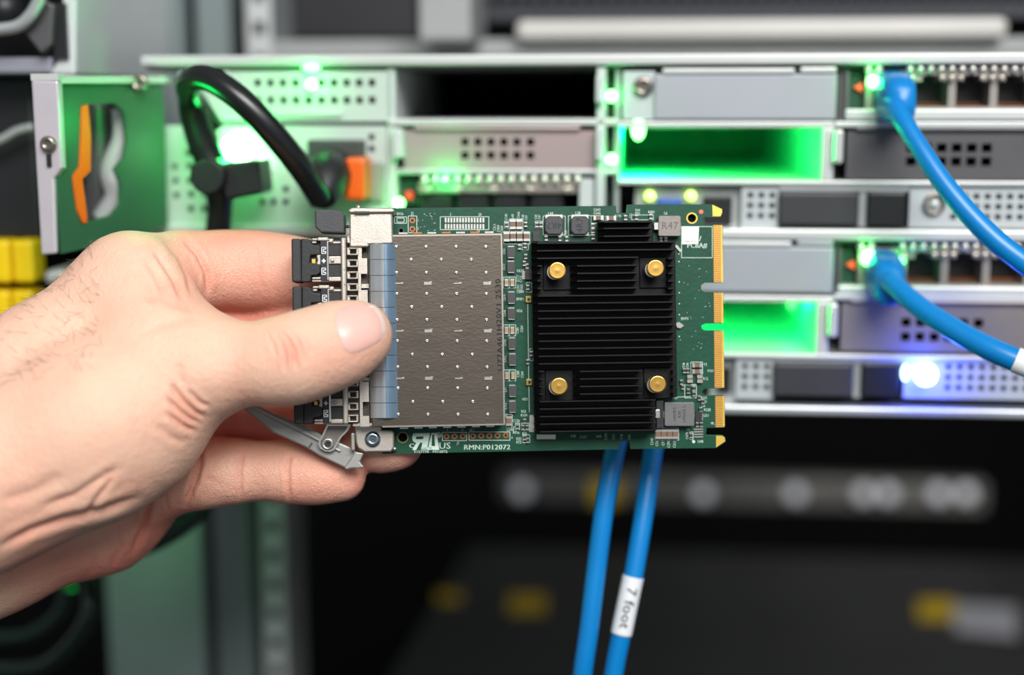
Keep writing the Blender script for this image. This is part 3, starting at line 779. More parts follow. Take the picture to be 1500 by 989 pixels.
# gold edge contacts
pads = B()
for v0, v1, ua, ub in ((330, 413.2, 1045.3, 1058.6), (429, 473, 1046, 1059.4), (485, 568, 1046.6, 1060.3), (580.5, 625.5, 1048, 1061.3)):
    bq = B(); cbox(bq, ua, v0, ub, v1, 0, H*.6); card.part('gold_contact_strip', bq, gold)
    v = v0+1.6
    while v < v1-1:
        cbox(pads, ua-.3, v-.75, ub-2.4, v+.75, H*.6, H*1.3); v += 2.75
card.part('contact_fingers', pads, copper, stuff=True, label='fine copper contact fingers')
for pts in ([(1043.5, 300), (1044, 316.8), (1055.5, 316.8), (1057.8, 311), (1057.5, 306.5)], [(1049, 638.5), (1049, 655.5), (1062.2, 646.5), (1061.5, 641), (1058.5, 638.6)]):
    bq = B(); cpoly(bq, pts, 0, H); card.part('gold_guide_tip', bq, gold)
# hole rings, and added dark backings that put shade into the holes
for u, v, r in ((1013.5, 319.6, 9), (590, 641, 9), (587.6, 337.6, 5)):
    card.part('hole_shade_backing', B().cyl(cpt(u, v, -.0045), (0, -1, 0), r*PX, .0027, 20), void_m)
for u, v, r0, r1, mm in ((1013.5, 319.6, 6.4, 8.3, gold), (590, 641, 6.6, 8.6, mat('bare_laminate', (120, 110, 50), 0, .5)), (587.6, 337.6, 3.2, 3.9, steel_d)):
    c = cp(u, v); card.part('hole_ring', flat_shape([ring(c[0], c[1], r1*PX), ring(c[0], c[1], r0*PX)], -H, 0, 'ring'), mm)
c = cpt(1027, 310.3); card.part('fiducial_mark', B().cyl(c, (0, -1, 0), 3.4*PX, .0001, 16), mat('fiducial', (215, 110, 85), .3, .5))

# ---- heatsink
hs_out = [(778.5, 354), (876, 354), (876, 324), (956, 323.5), (957, 354), (989, 353), (992, 582), (960.5, 583), (961.5, 631.5), (783.5, 634.5)]
bq = B(); cpoly(bq, hs_out, .0014, .0034)
hsk = card.part('heatsink', bq, blk_an, bevel=.0003)
FH = .0100
cuts = [(794, 838, 379, 426), (935, 979, 376, 423), (797, 842, 541, 588), (941, 986, 538, 585)]
def fin(u0, u1, v, slant=True):
    x0, z = cp(u0, v, FH); x1, _ = cp(u1, v, FH)
    s0 = .0016 if u0 < 900 and slant else 0.0; t = .00021
    b_ = B()
    P = [(x0, -.0034), (x1, -.0034), (x1, -FH), (x0+s0, -FH), (x0, -FH+s0*1.2)]
    vs = [(x, y, z-t) for x, y in P]+[(x, y, z+t) for x, y in P]; n = len(P)
    fs = [tuple(range(n)), tuple(range(2*n-1, n-1, -1))]+[(i, i+n, (i+1) % n+n, (i+1) % n) for i in range(n)]
    b_.add(vs, fs); card.part('fin', b_, blk_an, parent=hsk)
v = 334.5
for v in (325.5, 334.8, 346.3): fin(877, 955.5, v)
v = 356.5
while v < 633:
    k = (v-354)/280; l_ = 779+4.5*k; r_ = 989.5+3*k if v < 581 else 960.5+(v-582)/50
    seg = [(l_, r_)]
    for a, c, d, e in cuts:
        if d < v < e:
            seg = [q for s_ in seg for q in ((s_[0], min(s_[1], a)), (max(s_[0], c), s_[1])) if q[1]-q[0] > 3] if True else seg
            seg2 = []
            for q in seg:
                if q not in seg2: seg2.append(q)
            seg = seg2
    for a, c in seg: fin(a, c, v, a < l_+1 or True)
    v += 11.05
for (a, c, d, e), (u, v) in zip(cuts, ((816.5, 396.5), (960.5, 393), (819, 566), (963.5, 563))):
    bq = B(); cbox(bq, a+2, d+1, c-2, e-1, .0034, .0042); card.part('screw_seat', bq, blk_an, parent=hsk, bevel=.0002)
    p = cpt(u, v, .0118); q = Vector((p.x-.0006, -.004, p.z-.0003))
    sc_ = card.part('spring_screw', B().lathe(q, (0, -1, 0), [(0, .0024), (.0062, .0024)], 20), silver, parent=hsk)
    b_ = B().lathe(Vector((p.x, -.0098, p.z)), (0, -1, 0), [(0, .0026), (.0015, .0027), (.0019, .00262), (.00186, .0022), (.00189, .0016), (.00185, .0010), (.0019, .0005), (.0019, .0001)], 32, 0, True)
    card.part('screw_cap', b_, brass, parent=hsk, label='round brass screw cap')

# ---- port cage
CH = .0098
bq = B(); cpoly(bq, [(540, 346), (734.5, 343.5), (739, 622), (545, 626)], 0.0002, CH)
cage = card.part('port_cage', bq, cage_m, bevel=.0003)
dim = B(); slots = B()
D4 = [580.5, 624, 668, 711.5]; D3 = [602, 646, 690]
rows = [(361.4, 4), (380.2, 3), (399.5, 4), (415.1, 0), (430.5, 4), (449.8, 3), (468.6, 4), (484.9, 0), (499.7, 4), (519.3, 3), (537.9, 4), (554.4, 0), (568.8, 4), (588.6, 3), (607.2, 4)]
for v, k in rows:
    sh = (v-361)/246*2.8
    if k:
        for u in (D4 if k == 4 else D3):
            p = cpt(u+sh, v, CH)
            dim.lathe(p, (0, -1, 0), [(0, .00062), (.00018, .00055), (.00028, .00030), (.00012, .0001)], 10)
            dim.lathe(p+Vector((-.00018, -.0001, -.0002)), (0, -1, 0), [(0, .0002), (.00028, .00015)], 6, 1)
    else:
        for i, u in enumerate((584, 626, 669.5, 713)):
            hh = 2.2 if i in (1, 3) else .9
            cbox(slots, u+sh-5.5, v-hh, u+sh+5.5, v+hh, CH, CH+.0003)
            cbox(slots, u+sh+2.5, v-hh-.8, u+sh+6.5, v-hh+.4, CH, CH+.0002)
card.part('punched_dimples', dim, [silver, ink], parent=cage, stuff=True)
card.part('lanced_tabs', slots, silver, parent=cage, stuff=True)
rim = B()
cpoly(rim, [(575, 344.2), (735, 342), (735, 344.6), (575, 346.8)], CH-.0004, CH+.00012)
cpoly(rim, [(733.4, 343), (735.6, 343), (740, 622), (737.6, 622)], CH-.0004, CH+.0001)
cpoly(rim, [(560, 624), (739, 620.5), (739.5, 622.8), (560, 626.4)], CH-.0004, CH+.0001)
card.part('folded_rim', rim, mat('rim_tin', (176, 168, 158), .85, .3), parent=cage)
tabs = B(); tabs2 = B()
for i in range(7):
    cbox(tabs if i % 2 else tabs2, 584+i*21, 340.6-i*.25, 597+i*21, 342.9-i*.25, .0001, .0006)
    cbox(tabs2, 586+i*21, 626.6-i*.5, 598+i*21, 628.3-i*.5, .0001, .0006)
card.part('solder_pads', tabs, copper, stuff=True); card.part('solder_tabs', tabs2, silver, stuff=True)
b_ = B(); x, z = cp(731.5, 476, CH); [put_text(b_, 'U77A461H20V1 2530', x+o_, z+o_, -CH-.00006, 10.5*PX, R(90.9), width=131*PX) for o_ in (-.00004, .00004)]
card.part('lot_code', b_, ink, parent=cage, label='black printed lot code reading upwards')

# ---- grounding springs: eleven curved fingers across the cage mouth, blue reflection put into the colour
spr = mat('spring_steel_blue_reflection', (150, 176, 198), .85, .24, .1, 200)
spr2 = mat('clear_spring_steel', (200, 204, 206), .8, .3, .08, 200)
for i in range(11):
    va = 357.2+23.35*i; vb_ = va+22.6
    if i == 10: vb_ = 612.5
    sh = i*.32
    prof = [(539.5, .0090), (543, .0102), (549, .0106), (556, .0110), (562, .0115), (568, .0113), (573, .0107), (577, .0102), (579.6, .0098)]
    b_ = B(); vs = []; fs = []
    for u, h in prof:
        for v in (va, vb_):
            vs.append(cpt(u+sh, v, h))
    n = len(prof)
    for j in range(n-1): fs.append((2*j, 2*j+1, 2*j+3, 2*j+2))
    vs2 = [q+Vector((0, .0003, 0)) for q in vs]
    m_ = len(vs)
    b_.v = [tuple(q) for q in vs+vs2]*2; K = 2*m_
    for j, f in enumerate(fs):
        mi = 0 if j >= 4 else 1
        b_.f.append(f); b_.mi.append(mi); b_.sm.append(True)
        b_.f.append(tuple(q+m_ for q in f[::-1])); b_.mi.append(mi); b_.sm.append(True)
    for j in range(n-1):
        b_.f.append((K+2*j, K+2*j+2, K+2*j+2+m_, K+2*j+m_)); b_.mi.append(0); b_.sm.append(False)
        b_.f.append((K+2*j+1, K+2*j+1+m_, K+2*j+3+m_, K+2*j+3)); b_.mi.append(0); b_.sm.append(False)
    card.part('grounding_spring', b_, [spr, spr2])

# ---- bracket
bh = .0096
bq = B()
x0, z1 = cp(524, 350, bh); x1, z0 = cp(541, 625, bh)
hs = []
for v0, v1, ua, ub in ((354.6, 378.4, 530, 541), (401, 425, 529, 539.5), (446, 470, 530, 540), (492, 516, 530, 540), (538, 559.5, 531, 541.5), (588.6, 609.5, 531.5, 541)):
    a = cp(ua, v1, bh); c = cp(ub, v0, bh); hs.append((a[0], min(c[0], x1-1e-5), a[1], c[1]))
bq.perf(x0, x1, z0, z1, -bh, -bh+.0008, hs)
brk = card.part('bracket', bq, nickel, label='pale nickel mounting bracket')
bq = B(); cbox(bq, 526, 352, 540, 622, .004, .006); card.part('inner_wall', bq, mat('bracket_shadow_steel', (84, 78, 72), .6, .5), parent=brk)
b_ = B(); cbox(b_, 529.5, 416, 540, 422, .006, .0085); cbox(b_, 532, 553, 541, 558, .006, .0085)
card.part('latch_tooth', b_, nickel, parent=brk)
bq = B(); cpoly(bq, [(512, 312), (574, 311), (575.5, 357), (540, 358), (540, 362), (512, 362)], .001, .0105); card.part('top_block', bq, nickel, parent=brk, bevel=.0007)
bq = B(); cpoly(bq, [(510, 308), (514, 304.5), (574, 305), (579, 309), (575, 311.6), (512, 312)], .0, .0118); card.part('top_flange', bq, nickel, parent=brk, bevel=.0004)
bq = B(); cbox(bq, 519, 309.4, 541, 312.6, .0110, .0121); card.part('flange_slot', bq, mat('slot_shadow', (60, 66, 56), .3, .5), parent=brk)
p = cpt(525, 304, .009); card.part('rivet', B().ball(p, .0009, 12), nickel, parent=brk)
bq = B(); cpoly(bq, [(519, 622), (558, 622), (559, 629), (574, 629.5), (577.5, 633), (577, 657), (573, 662.5), (534, 663), (524, 657), (521, 648)], .0003, .0036); ft = card.part('bracket_foot', bq, nickel, parent=brk, bevel=.0007)
bq = B(); cbox(bq, 513.5, 634, 520, 661, .0003, .004); card.part('foot_return', bq, nickel, parent=brk, bevel=.0005)
bq = B(); cbox(bq, 517, 620, 557, 624, .003, .0085); card.part('foot_riser', bq, nickel, parent=brk)
p = cpt(578, 657.5, .002); card.part('foot_pin', B().ball(p, .0007, 10), silver, parent=brk)
p = cpt(546, 643.3, .0036)
b_ = B().lathe(p, (0, -1, 0), [(0, .0024), (.0007, .0024), (.0013, .0017), (.0013, .0009), (.0006, .0006)], 28)
for k in range(3):
    a = R(60*k+15); b_.add([(p.x+.0011*cos(a+q), p.y-.00135, p.z+.0011*sin(a+q)) for q in (-.2, .2, pi-.2, pi+.2)], [(0, 1, 2, 3)], 1)
card.part('screw', b_, [mat('screw_blue_zinc', (150, 168, 182), .9, .25), steel_d], parent=brk)
# faceplate strip and its row of spring lumps
bq = B(); cbox(bq, 500.5, 348, 508.5, 622, .001, .0108); fpl = card.part('faceplate', bq, nickel, parent=brk, bevel=.0005)
v = 351; i = 0
while v < 617:
    b_ = B()
    # small arched finger: two cheeks and a dark window between
    cbox(b_, 510, v-5.8, 524, v-3.6, .004, .0104); cbox(b_, 510, v+3.2, 524, v+5.4, .004, .0104)
    cbox(b_, 508, v-5.8, 513, v+5.4, .004, .0100); cbox(b_, 521.5, v-5.8, 525, v+5.4, .004, .0102)
    card.part('spring_finger', b_, nickel, parent=brk, bevel=.0003)
    v += 17.5
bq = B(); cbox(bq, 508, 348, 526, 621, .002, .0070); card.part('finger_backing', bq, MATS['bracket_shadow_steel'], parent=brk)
# dots on faceplate
b_ = B()
for k in range(10):
    b_.ball(cpt(505+((k*7) % 3)-1, 395+k*21.7, .0108), .00028, 6)
card.part('faceplate_dimples', b_, silver, parent=brk, stuff=True)

# black stop block at the top left with its pin
bq = B(); cpoly(bq, [(461, 307), (497, 307.5), (505, 315), (504.5, 342), (470, 340.5), (461.5, 333)], .001, .0085); st = card.part('stop_block', bq, mat('stop_block_grey', (62, 62, 65), 0, .55, .1, 400, .2, 1500), bevel=.0005)
card.part('pin', B().cyl(cpt(503, 332, .004), (1, 0, 0), .0005, .004, 10), silver, parent=st)

# ejector lever under the modules
lev = mat('cast_grey_lever', (158, 156, 152), .45, .45, .06, 200, .1)
bq = B()
def sl(pts, h0, h1, m=0): cpoly(bq, pts, h0, h1, m)
sl([(334, 580), (356, 584), (400, 606), (444, 623), (474, 639), (512, 655), (523, 663), (506, 686), (496, 681), (468, 668), (447, 655), (400, 634), (365, 606)], -.0022, .0006)
lv = card.part('ejector_lever', bq, lev, bevel=.0005)
bq = B(); sl([(348, 581), (400, 608), (442, 627), (462, 640), (500, 660), (498, 663), (440, 634), (398, 614), (352, 590)], .0006, .0016); card.part('lever_rib', bq, lev, parent=lv, bevel=.0003)
bq = B(); sl([(456, 648), (452, 654), (453.5, 656), (458, 650)], .0006, .0012); card.part('lever_notch', bq, steel_d, parent=lv)
bq = B(); sl([(520, 662), (533, 664), (527, 677), (533.5, 685), (506, 688), (504.5, 685), (512, 675)], -.001, .0022); card.part('lever_hook', bq, lev, parent=lv, bevel=.0005)
bq = B(); sl([(517, 676), (521, 684), (511, 685)], .0022, .0026); card.part('hook_step', bq, lev, parent=lv)
# pivot link with rivet
o_ = [(479, 622), (514, 622), (510, 631), (500, 641), (494, 652), (490, 659), (484, 662), (476, 661), (469, 657), (466, 651), (467, 645), (472, 637)]
i_ = [(481, 624), (510, 624), (506, 631), (497, 640), (491, 651), (487.5, 657), (483, 659.5), (477, 658.5), (471.5, 655), (469.5, 650.5), (470, 646), (475, 638)]
me = flat_shape([[cp(u, v, .0028) for u, v in o_], [cp(u, v, .0028) for u, v in i_]], -.0030, -.0020, 'lnk'); card.part('pivot_link', me, silver, parent=lv)
bq = B(); cpoly(bq, i_, .0014, .0022); card.part('link_plate', bq, mat('link_grey', (128, 120, 114), .6, .4), parent=lv)
p = cpt(480.3, 650.2, .0022)
rv = B().lathe(p, (0, -1, 0), [(0, .0019), (.0010, .0019), (.0013, .0016), (.0012, .0010), (-.001, .0009)], 24, caps=False); card.part('pivot_rivet', rv, silver, parent=lv)
card.part('rivet_hole', B().cyl(p+Vector((0, -.0001, 0)), (0, -1, 0), .00095, .0002, 16), ink, parent=lv)

# ---- small components
def comp_mesh(wu, hv, ht, vertical=True, body=cap_b, end=.24):
    b_ = B(); W_, H_ = wu*PX/2, hv*PX/2
    if vertical:
        e = H_*2*end
        b_.box(-W_*.92, W_*.92, -ht*.95, 0, -H_+e, H_-e, 0); b_.box(-W_, W_, -ht, 0, H_-e, H_, 1); b_.box(-W_, W_, -ht, 0, -H_, -H_+e, 1)
    else:
        e = W_*2*end
        b_.box(-W_+e, W_-e, -ht*.95, 0, -H_*.92, H_*.92, 0); b_.box(W_-e, W_, -ht, 0, -H_, H_, 1); b_.box(-W_, -W_+e, -ht, 0, -H_, H_, 1)
    return share(b_, 'capacitor', [body, silver])
def comp_put(name, me, uv, h=0.0001):
    for u, v in uv: card.part(name, me, None, off=cpt(u, v, h+.0004))
capA = comp_mesh(8.5, 14, .0011)
comp_put('capacitor', capA, [(751, 329), (760.5, 329), (742, 347), (751.5, 346.5), (761, 346.5), (771, 346.5), (745.6, 616.5), (963.5, 635.8), (972, 635.8), (980.5, 635.8), (989, 635.8)])
capB = comp_mesh(5.6, 11, .0009, body=mat('capacitor_tan', (170, 140, 96), 0, .45))
comp_put('capacitor', capB, [(741.8, 414), (750.5, 414), (741.8, 484), (750.5, 484), (742.5, 550), (751.5, 550)])
capC = comp_mesh(14, 6.5, .0010, False)
comp_put('capacitor', capC, [(1020.5, 535), (1020.5, 544), (876, 319.5), (895, 319.8)])
capD = comp_mesh(8, 11.5, .0010, True, cap_b, .38)
comp_put('capacitor', capD, [(1010, 555), (1024.5, 555)])
capE = comp_mesh(4.5, 7.5, .0007, True, mat('resistor_black', (30, 32, 34), 0, .4))
comp_put('resistor', capE, [(742, 329.5), (770, 329), (786.5, 329.5), (792, 329.5), (761, 362), (769, 360), (770, 376), (768, 386), (772, 390), (773, 421), (773, 401), (778, 518), (773, 530), (768.5, 617), (766, 626), (772, 626), (758, 625),
     (768.5, 641), (772.5, 645), (1002, 543), (1007, 543), (998, 560), (1000, 567), (1008, 573), (1016, 569), (1016, 577), (1024, 583), (1029, 588), (1026, 600), (1021, 622), (1027, 622), (1012, 638), (868.5, 331), (868.5, 338), (868.5, 347), (932, 318.5), (953, 317.5), (916, 319), (820, 349.5), (830, 350), (800, 349), (968, 351.5), (975, 351.5)])
chip = share(B().box(-5.6*PX, 5.6*PX, -.0012, 0, -7.4*PX, 7.4*PX, 0).box(-4.5*PX, 4.5*PX, -.0009, 0, 7.4*PX, 9*PX, 1).box(-4.5*PX, 4.5*PX, -.0009, 0, -9*PX, -7.4*PX, 1), 'chip', [dark_chip, silver])
comp_put('power_chip', chip, [(748.5, 369.5), (748.5, 391), (749, 436), (749, 459.5), (750, 503), (750.5, 526.5), (750.5, 572.5), (750.5, 595.5)])
ic = share(B().box(-4.6*PX, 4.6*PX, -.0009, 0, -7.4*PX, 7.4*PX), 'ic', [black_p]); comp_put('logic_chip', ic, [(785, 346), (773.5, 402), (1023, 610)])
# pinned small chips
def pinned(u0, v0, u1, v1, n, vert):
    b_ = B()
    for k in range(n):
        if vert: v = v0+(v1-v0)*(k+.5)/n; cbox(b_, u0, v-.9, u1, v+.9, .0001, .0004)
        else: u = u0+(u1-u0)*(k+.5)/n; cbox(b_, u-.7, v0, u+.7, v1, .0001, .0004)
    return card.part('chip_pins', b_, silver, stuff=True)
pinned(786, 636.8, 814, 643.5, 14, False); pinned(775.5, 608, 782.5, 633, 14, True); pinned(765, 397, 781, 409, 5, True); pinned(1016, 627, 1030, 642, 4, True); pinned(1018, 606, 1030, 616, 4, True)
# inductors
def inductor(u, v, w, h, ht, m, name, cham=4, txt=None, rot=0, ts=10, tx=0, tm=None, terms='v'):
    b_ = B(); pts = [(u-w/2+cham, v-h/2), (u+w/2-cham, v-h/2), (u+w/2, v-h/2+cham), (u+w/2, v+h/2-cham), (u+w/2-cham, v+h/2), (u-w/2+cham, v+h/2), (u-w/2, v+h/2-cham), (u-w/2, v-h/2+cham)]
    cpoly(b_, pts, .0004, ht); o = card.part(name, b_, m, bevel=.0003)
    b2 = B()
    if terms == 'v': cbox(b2, u-w/2+1, v-h/2-2, u+w/2-1, v+h/2+2, .0001, .0007)
    else: cbox(b2, u-w/2-6, v-5, u+w/2, v+5, .0001, .0030)
    card.part('terminal', b2, silver, parent=o)
    if txt:
        b3 = B()
        for k, s_ in enumerate(txt):
            x, z = cp(u+(k-(len(txt)-1)/2)*tx, v, ht)
            put_text(b3, s_, x, z, -ht-.00005, ts*PX, rot)
        card.part('marking', b3, tm or ink, parent=o)
    return o
inductor(811.7, 330, 27, 27, .0030, dark_chip, 'inductor', 5, ['4R7'], R(180), 13, 0)
inductor(849.7, 330, 27, 27, .0030, dark_chip, 'inductor', 5, ['4R7'], R(90), 13, 0)
inductor(981, 331, 33, 30, .0034, taupe, 'power_inductor', 1.5, ['R47'], 0, 15, 0, mat('faint_ink', (96, 88, 84), 0, .6), 'h')
inductor(995.5, 607, 44, 35, .0040, mat('grey_ferrite', (104, 104, 104), .2, .45, .06, 400, .1, 1500), 'power_inductor', 1.5, ['1907R3', 'R30', '17PH25 L'], R(91), 6.2, 7, None, 'h')
bq = B(); cbox(bq, 962, 587, 972, 627, .0001, .0034); card.part('inductor_end', bq, black_p)
bq = B(); cbox(bq, 960, 600, 967, 613, .0034, .0038); card.part('solder_joint', bq, silver, bevel=.0003)
# brass probes and side pads
for u, v in ((774, 438.6), (775, 560)):
    bq = B(); cbox(bq, u-4.5, v-5, u+4.5, v+5, .0001, .0010); q = card.part('test_socket', bq, mat('dull_gold', (170, 150, 80), .7, .35), bevel=.0002)
    card.part('socket_core', B().cyl(cpt(u+.5, v, .0010), (0, -1, 0), .00045, .0002, 12), ink, parent=q)
b_ = B(); cpoly(b_, [(990, 474), (994.5, 471.5), (1002, 477), (997, 481), (992, 480)], .0001, .0012); card.part('corner_clip', b_, silver)
b_ = B(); cpoly(b_, [(989.5, 359), (992, 359), (998.5, 367), (996.5, 370), (989.5, 362)], .0001, .0008); card.part('corner_clip', b_, silver)

# ---- silkscreen: boxes, logo, lettering
sk = B()
def line(u0, v0, u1, v1, w_=.85):
    x0, z0 = cp(u0, v0); x1, z1 = cp(u1, v1); dx, dz = x1-x0, z1-z0; l_ = math.hypot(dx, dz); nx, nz = -dz/l_*w_*PX/2, dx/l_*w_*PX/2
    sk.add([(x0-nx, -H, z0-nz), (x1-nx, -H, z1-nz), (x1+nx, -H, z1+nz), (x0+nx, -H, z0+nz)], [(0, 1, 2, 3)])
def rect(u0, v0, u1, v1, w_=.85):
    line(u0, v0, u1, v0, w_); line(u1, v0, u1, v1, w_); line(u1, v1, u0, v1, w_); line(u0, v1, u0, v0, w_)
def tx(t, u, v, s, rot=0, width=None, wx=.8):
    for o_ in ((-.25, 0, .25) if s > 8 else (0,)):
        x, z = cp(u+o_, v); put_text(sk, t, x, z, -H-abs(o_)*1e-5, s*PX*1.25, R(rot-.8), width=width*PX if width else None, wx=wx)
rect(645, 317.6, 716, 336.5); rect(598, 316.5, 610.5, 341); rect(578, 317.8, 595.5, 327.3); rect(581.5, 319.5, 592, 325.5)
rect(648, 633.4, 683.5, 645.6); rect(687, 632.8, 747, 645); rect(998.3, 332, 1043.3, 377.6)
for v in (414, 484, 550): rect(737.3, v-8, 755.5, v+8, .7); line(746.3, v-8, 746.3, v+8, .7)
rect(741, 607, 750.2, 626, .7); rect(1012, 530.5, 1029, 548, .7); rect(737.5, 339.5, 776, 357.5, .7); rect(746, 321, 766, 338, .7); rect(739, 324, 744.5, 335, .7)
rect(959, 627, 994, 645, .7); rect(795.5, 316.5, 828, 344, .7); rect(832.5, 316, 866, 344.5, .7); rect(866, 316, 884, 327, .7)
rect(764, 620, 775, 631, .7); rect(755, 620, 761, 629, .7); rect(766, 637, 776, 648.5, .7); rect(1003, 564, 1020, 583, .7); rect(1010, 633, 1015, 644, .7); rect(887, 317, 902, 324, .7); rect(925, 315, 957, 322, .7)
line(773, 445, 774.5, 560, .8); line(774.7, 566, 775.3, 604, .8); line(961, 583, 1012, 581, .7)
rect(784, 324, 795, 335, .6); rect(765, 356, 774, 366, .6); rect(771, 414, 779, 428, .6); rect(776, 511, 781, 528, .6); rect(752.5, 625, 756, 633, .6)
for t, u, v, s, r_ in (('R956', 586, 313.5, 4.5, 0), ('J2', 604, 313, 5, 0), ('1', 612.5, 323, 4, 0), ('2', 612.5, 335, 4, 0), ('2', 660, 314.5, 4, 0), ('20', 703, 314.5, 4.5, 0), ('1', 658.5, 340.5, 4, 0), ('19', 700.5, 339, 4.5, 0),
    ('C311', 724.5, 333, 4.5, 90), ('C404', 730, 335, 4.5, 90), ('C660', 735, 336, 4.5, 90), ('C181', 741.5, 317.5, 4.2, 90), ('L43', 751, 317, 4.2, 90), ('C666', 759.5, 315, 4.2, 90), ('C68', 766, 318, 4, 90), ('C67', 771, 319, 4, 90),
    ('C68', 785, 318, 4, 90), ('C87', 790, 318, 4, 90), ('L44', 806.5, 313, 5, 0), ('L38', 846.5, 312.5, 5, 0), ('C642', 874.5, 307.5, 4.6, 0), ('C646', 874.5, 312.5, 4.6, 0), ('C178', 905, 316.5, 4, 0), ('R44', 934, 308, 4.3, 0), ('R43', 934, 312.5, 4.3, 0),
    ('R883', 954, 311, 4.5, 0), ('L6', 975, 312.5, 5, 0), ('C430', 828.5, 342, 4.2, 90), ('C71', 924, 316, 4, 90),
    ('C321', 738.5, 368, 4, 90), ('C317', 738.5, 391, 4, 90), ('C319', 739.5, 436, 4, 90), ('C318', 739.5, 459, 4, 90), ('C710', 740, 502, 4, 90), ('C711', 740.5, 526, 4, 90), ('C71', 741, 571, 4, 90), ('C712', 741, 595, 4, 90),
    ('VR23', 762, 397, 4.6, 0), ('C117', 758.5, 408, 4.2, 90), ('C115', 763, 409, 4.2, 90), ('C651', 759, 421, 4, 90), ('C652', 764, 421, 4, 90), ('C884', 762, 427.5, 4.6, 0), ('BMP1', 762, 438.5, 4.6, 0), ('N56', 761, 455.5, 4.6, 0), ('C281', 758, 484, 4.2, 90), ('C284', 764.5, 482, 4.2, 90),
    ('C280', 759, 548, 4.2, 90), ('C264', 765, 549, 4.2, 90), ('H53', 769, 585, 4.4, 0), ('R23', 767, 603, 4.4, 0), ('R154', 767.5, 608.5, 4.4, 0), ('C126', 756, 616.5, 4.6, 0), ('C245', 747, 629.5, 4.4, 0), ('R136', 756, 634, 4.4, 0), ('R26', 768.5, 635.5, 4.2, 0), ('R32', 760, 643, 4.6, 0), ('R33', 760, 648, 4.6, 0),
    ('J7', 671, 649.5, 4.4, 0), ('1', 655.5, 630, 4, 0), ('3', 677.5, 630, 4, 0), ('J4-1', 691.5, 630, 4.2, 0), ('6', 750, 641, 4, 0),
    ('U42', 839.5, 639, 4.4, 0), ('C157', 854.5, 640.5, 4.4, 0), ('U43', 877, 639.5, 4.4, 0), ('C234', 887.5, 640, 4.4, 90), ('C15', 899, 640, 4.2, 90), ('C18', 910.5, 640, 4.2, 90), ('C41', 922, 640, 4.2, 90),
    ('C240', 955, 647, 4.4, 90), ('C73', 962.5, 650, 4.4, 90), ('C71', 971.5, 649, 4.4, 90), ('C270', 979.5, 651, 4.4, 90), ('C212', 988, 651, 4.4, 90),
    ('BMP3', 1003, 467, 4.6, 0), ('Y3', 1033, 534, 4.4, 0), ('F101', 1041, 543.5, 4.6, 0), ('R12', 1033.5, 555, 4.6, 0), ('C47', 1016, 564.5, 4.2, 0), ('R222', 1031, 583, 4.2, 0), ('R221', 1031.5, 588.5, 4.2, 0), ('U4', 1030, 595, 4.2, 0), ('R228', 1036, 600.5, 4.6, 0), ('U51', 1034.5, 609, 4.6, 0), ('U48', 1026, 647, 4.8, 0),
    ('J8', 1043.5, 620, 4.6, 90), ('C479', 1006.5, 638.5, 4.4, 90), ('U47', 989, 583.5, 4, 0), ('L5', 1008, 629, 4, 0), ('C48', 1001.5, 535, 4, 90), ('C46', 1007, 535, 4, 90)):
    tx(t, u, v, s, r_)
tx('RMN:P012072', 713.5, 655.5, 8.2, 0, 67); tx('PCBA#', 1021, 360, 8.5, 0, 29); tx('/', 1025.5, 350, 9, -5)
tx('E157770   P012072', 631, 661.8, 4.2, 0, 48); tx('US', 651.5, 653.5, 10.5, 0, 16); tx('c', 603, 652, 11, 0, 7); tx('®', 642.5, 638, 9, 0, 8)
for pts in ([(605, 658), (614, 634.5), (627, 634), (628, 638), (636, 638.5), (633, 658), (629, 658), (632, 644), (622, 644), (617, 658)], ):
    pass
def fillp(pts):
    P = [cp(u, v) for u, v in pts]; a = sum(P[i][0]*P[(i+1) % len(P)][1]-P[(i+1) % len(P)][0]*P[i][1] for i in range(len(P)))
    if a < 0: P = P[::-1]
    sk.add([(x, -H, z) for x, z in P], [tuple(range(len(P)))])
# mirrored R joined to a slanted U: bold shapes
for pts in ([(621.5, 634.5), (630.0, 634.3), (625.3, 659), (616.7, 659)], [(606, 634.8), (621.5, 634.5), (620.5, 639.3), (607.5, 639.5)], [(606, 634.8), (609.8, 639.4), (609, 644), (605, 646.5), (603.8, 642), (604.5, 637)],
            [(605, 646.5), (609, 643.6), (620, 643.4), (619, 648.5), (608.5, 648.6)], [(610, 648.4), (615.5, 648.4), (609.5, 659.2), (603.8, 659.2)],
            [(632, 634.3), (639.5, 634.1), (643.5, 659), (631.5, 659), (627.3, 656.5), (628.5, 650)], [(618, 655.2), (632, 655.2), (632, 659), (616.7, 659)]):
    fillp(pts)
b_ = B(); x, z = cp(634.6, 645.5); cpoly(b_, [(633.2, 637), (636, 637), (637.4, 653.5), (632, 653.5)], 0, H*1.15); card.part('logo_gap', b_, pcb_m)
p = cp(1016, 647); sk.add([(x_, -H, z_) for x_, z_ in ring(p[0], p[1], 2.3*PX, 12)], [tuple(range(12))])
random.seed(3)
for k in range(46):      # test dots right of the heatsink and at the top left
    u, v = (random.uniform(996, 1040), random.uniform(385, 520)) if k < 26 else (random.uniform(614, 640), random.uniform(312, 338))
    p = cp(u, v); sk.add([(x_, -H*.9, z_) for x_, z_ in ring(p[0], p[1], .55*PX, 6)], [tuple(range(6))])
for k in range(8):
    p = cp(994.5, 372+k*11.2) if k < 2 else cp(995, 381+k*16)
    sk.add([(x_, -H*.9, z_) for x_, z_ in ring(p[0], p[1], 1.0*PX, 8)], [tuple(range(8))])
card.part('silkscreen_print', sk, silk, stuff=True, label='white printed lettering, outlines and recognition mark')
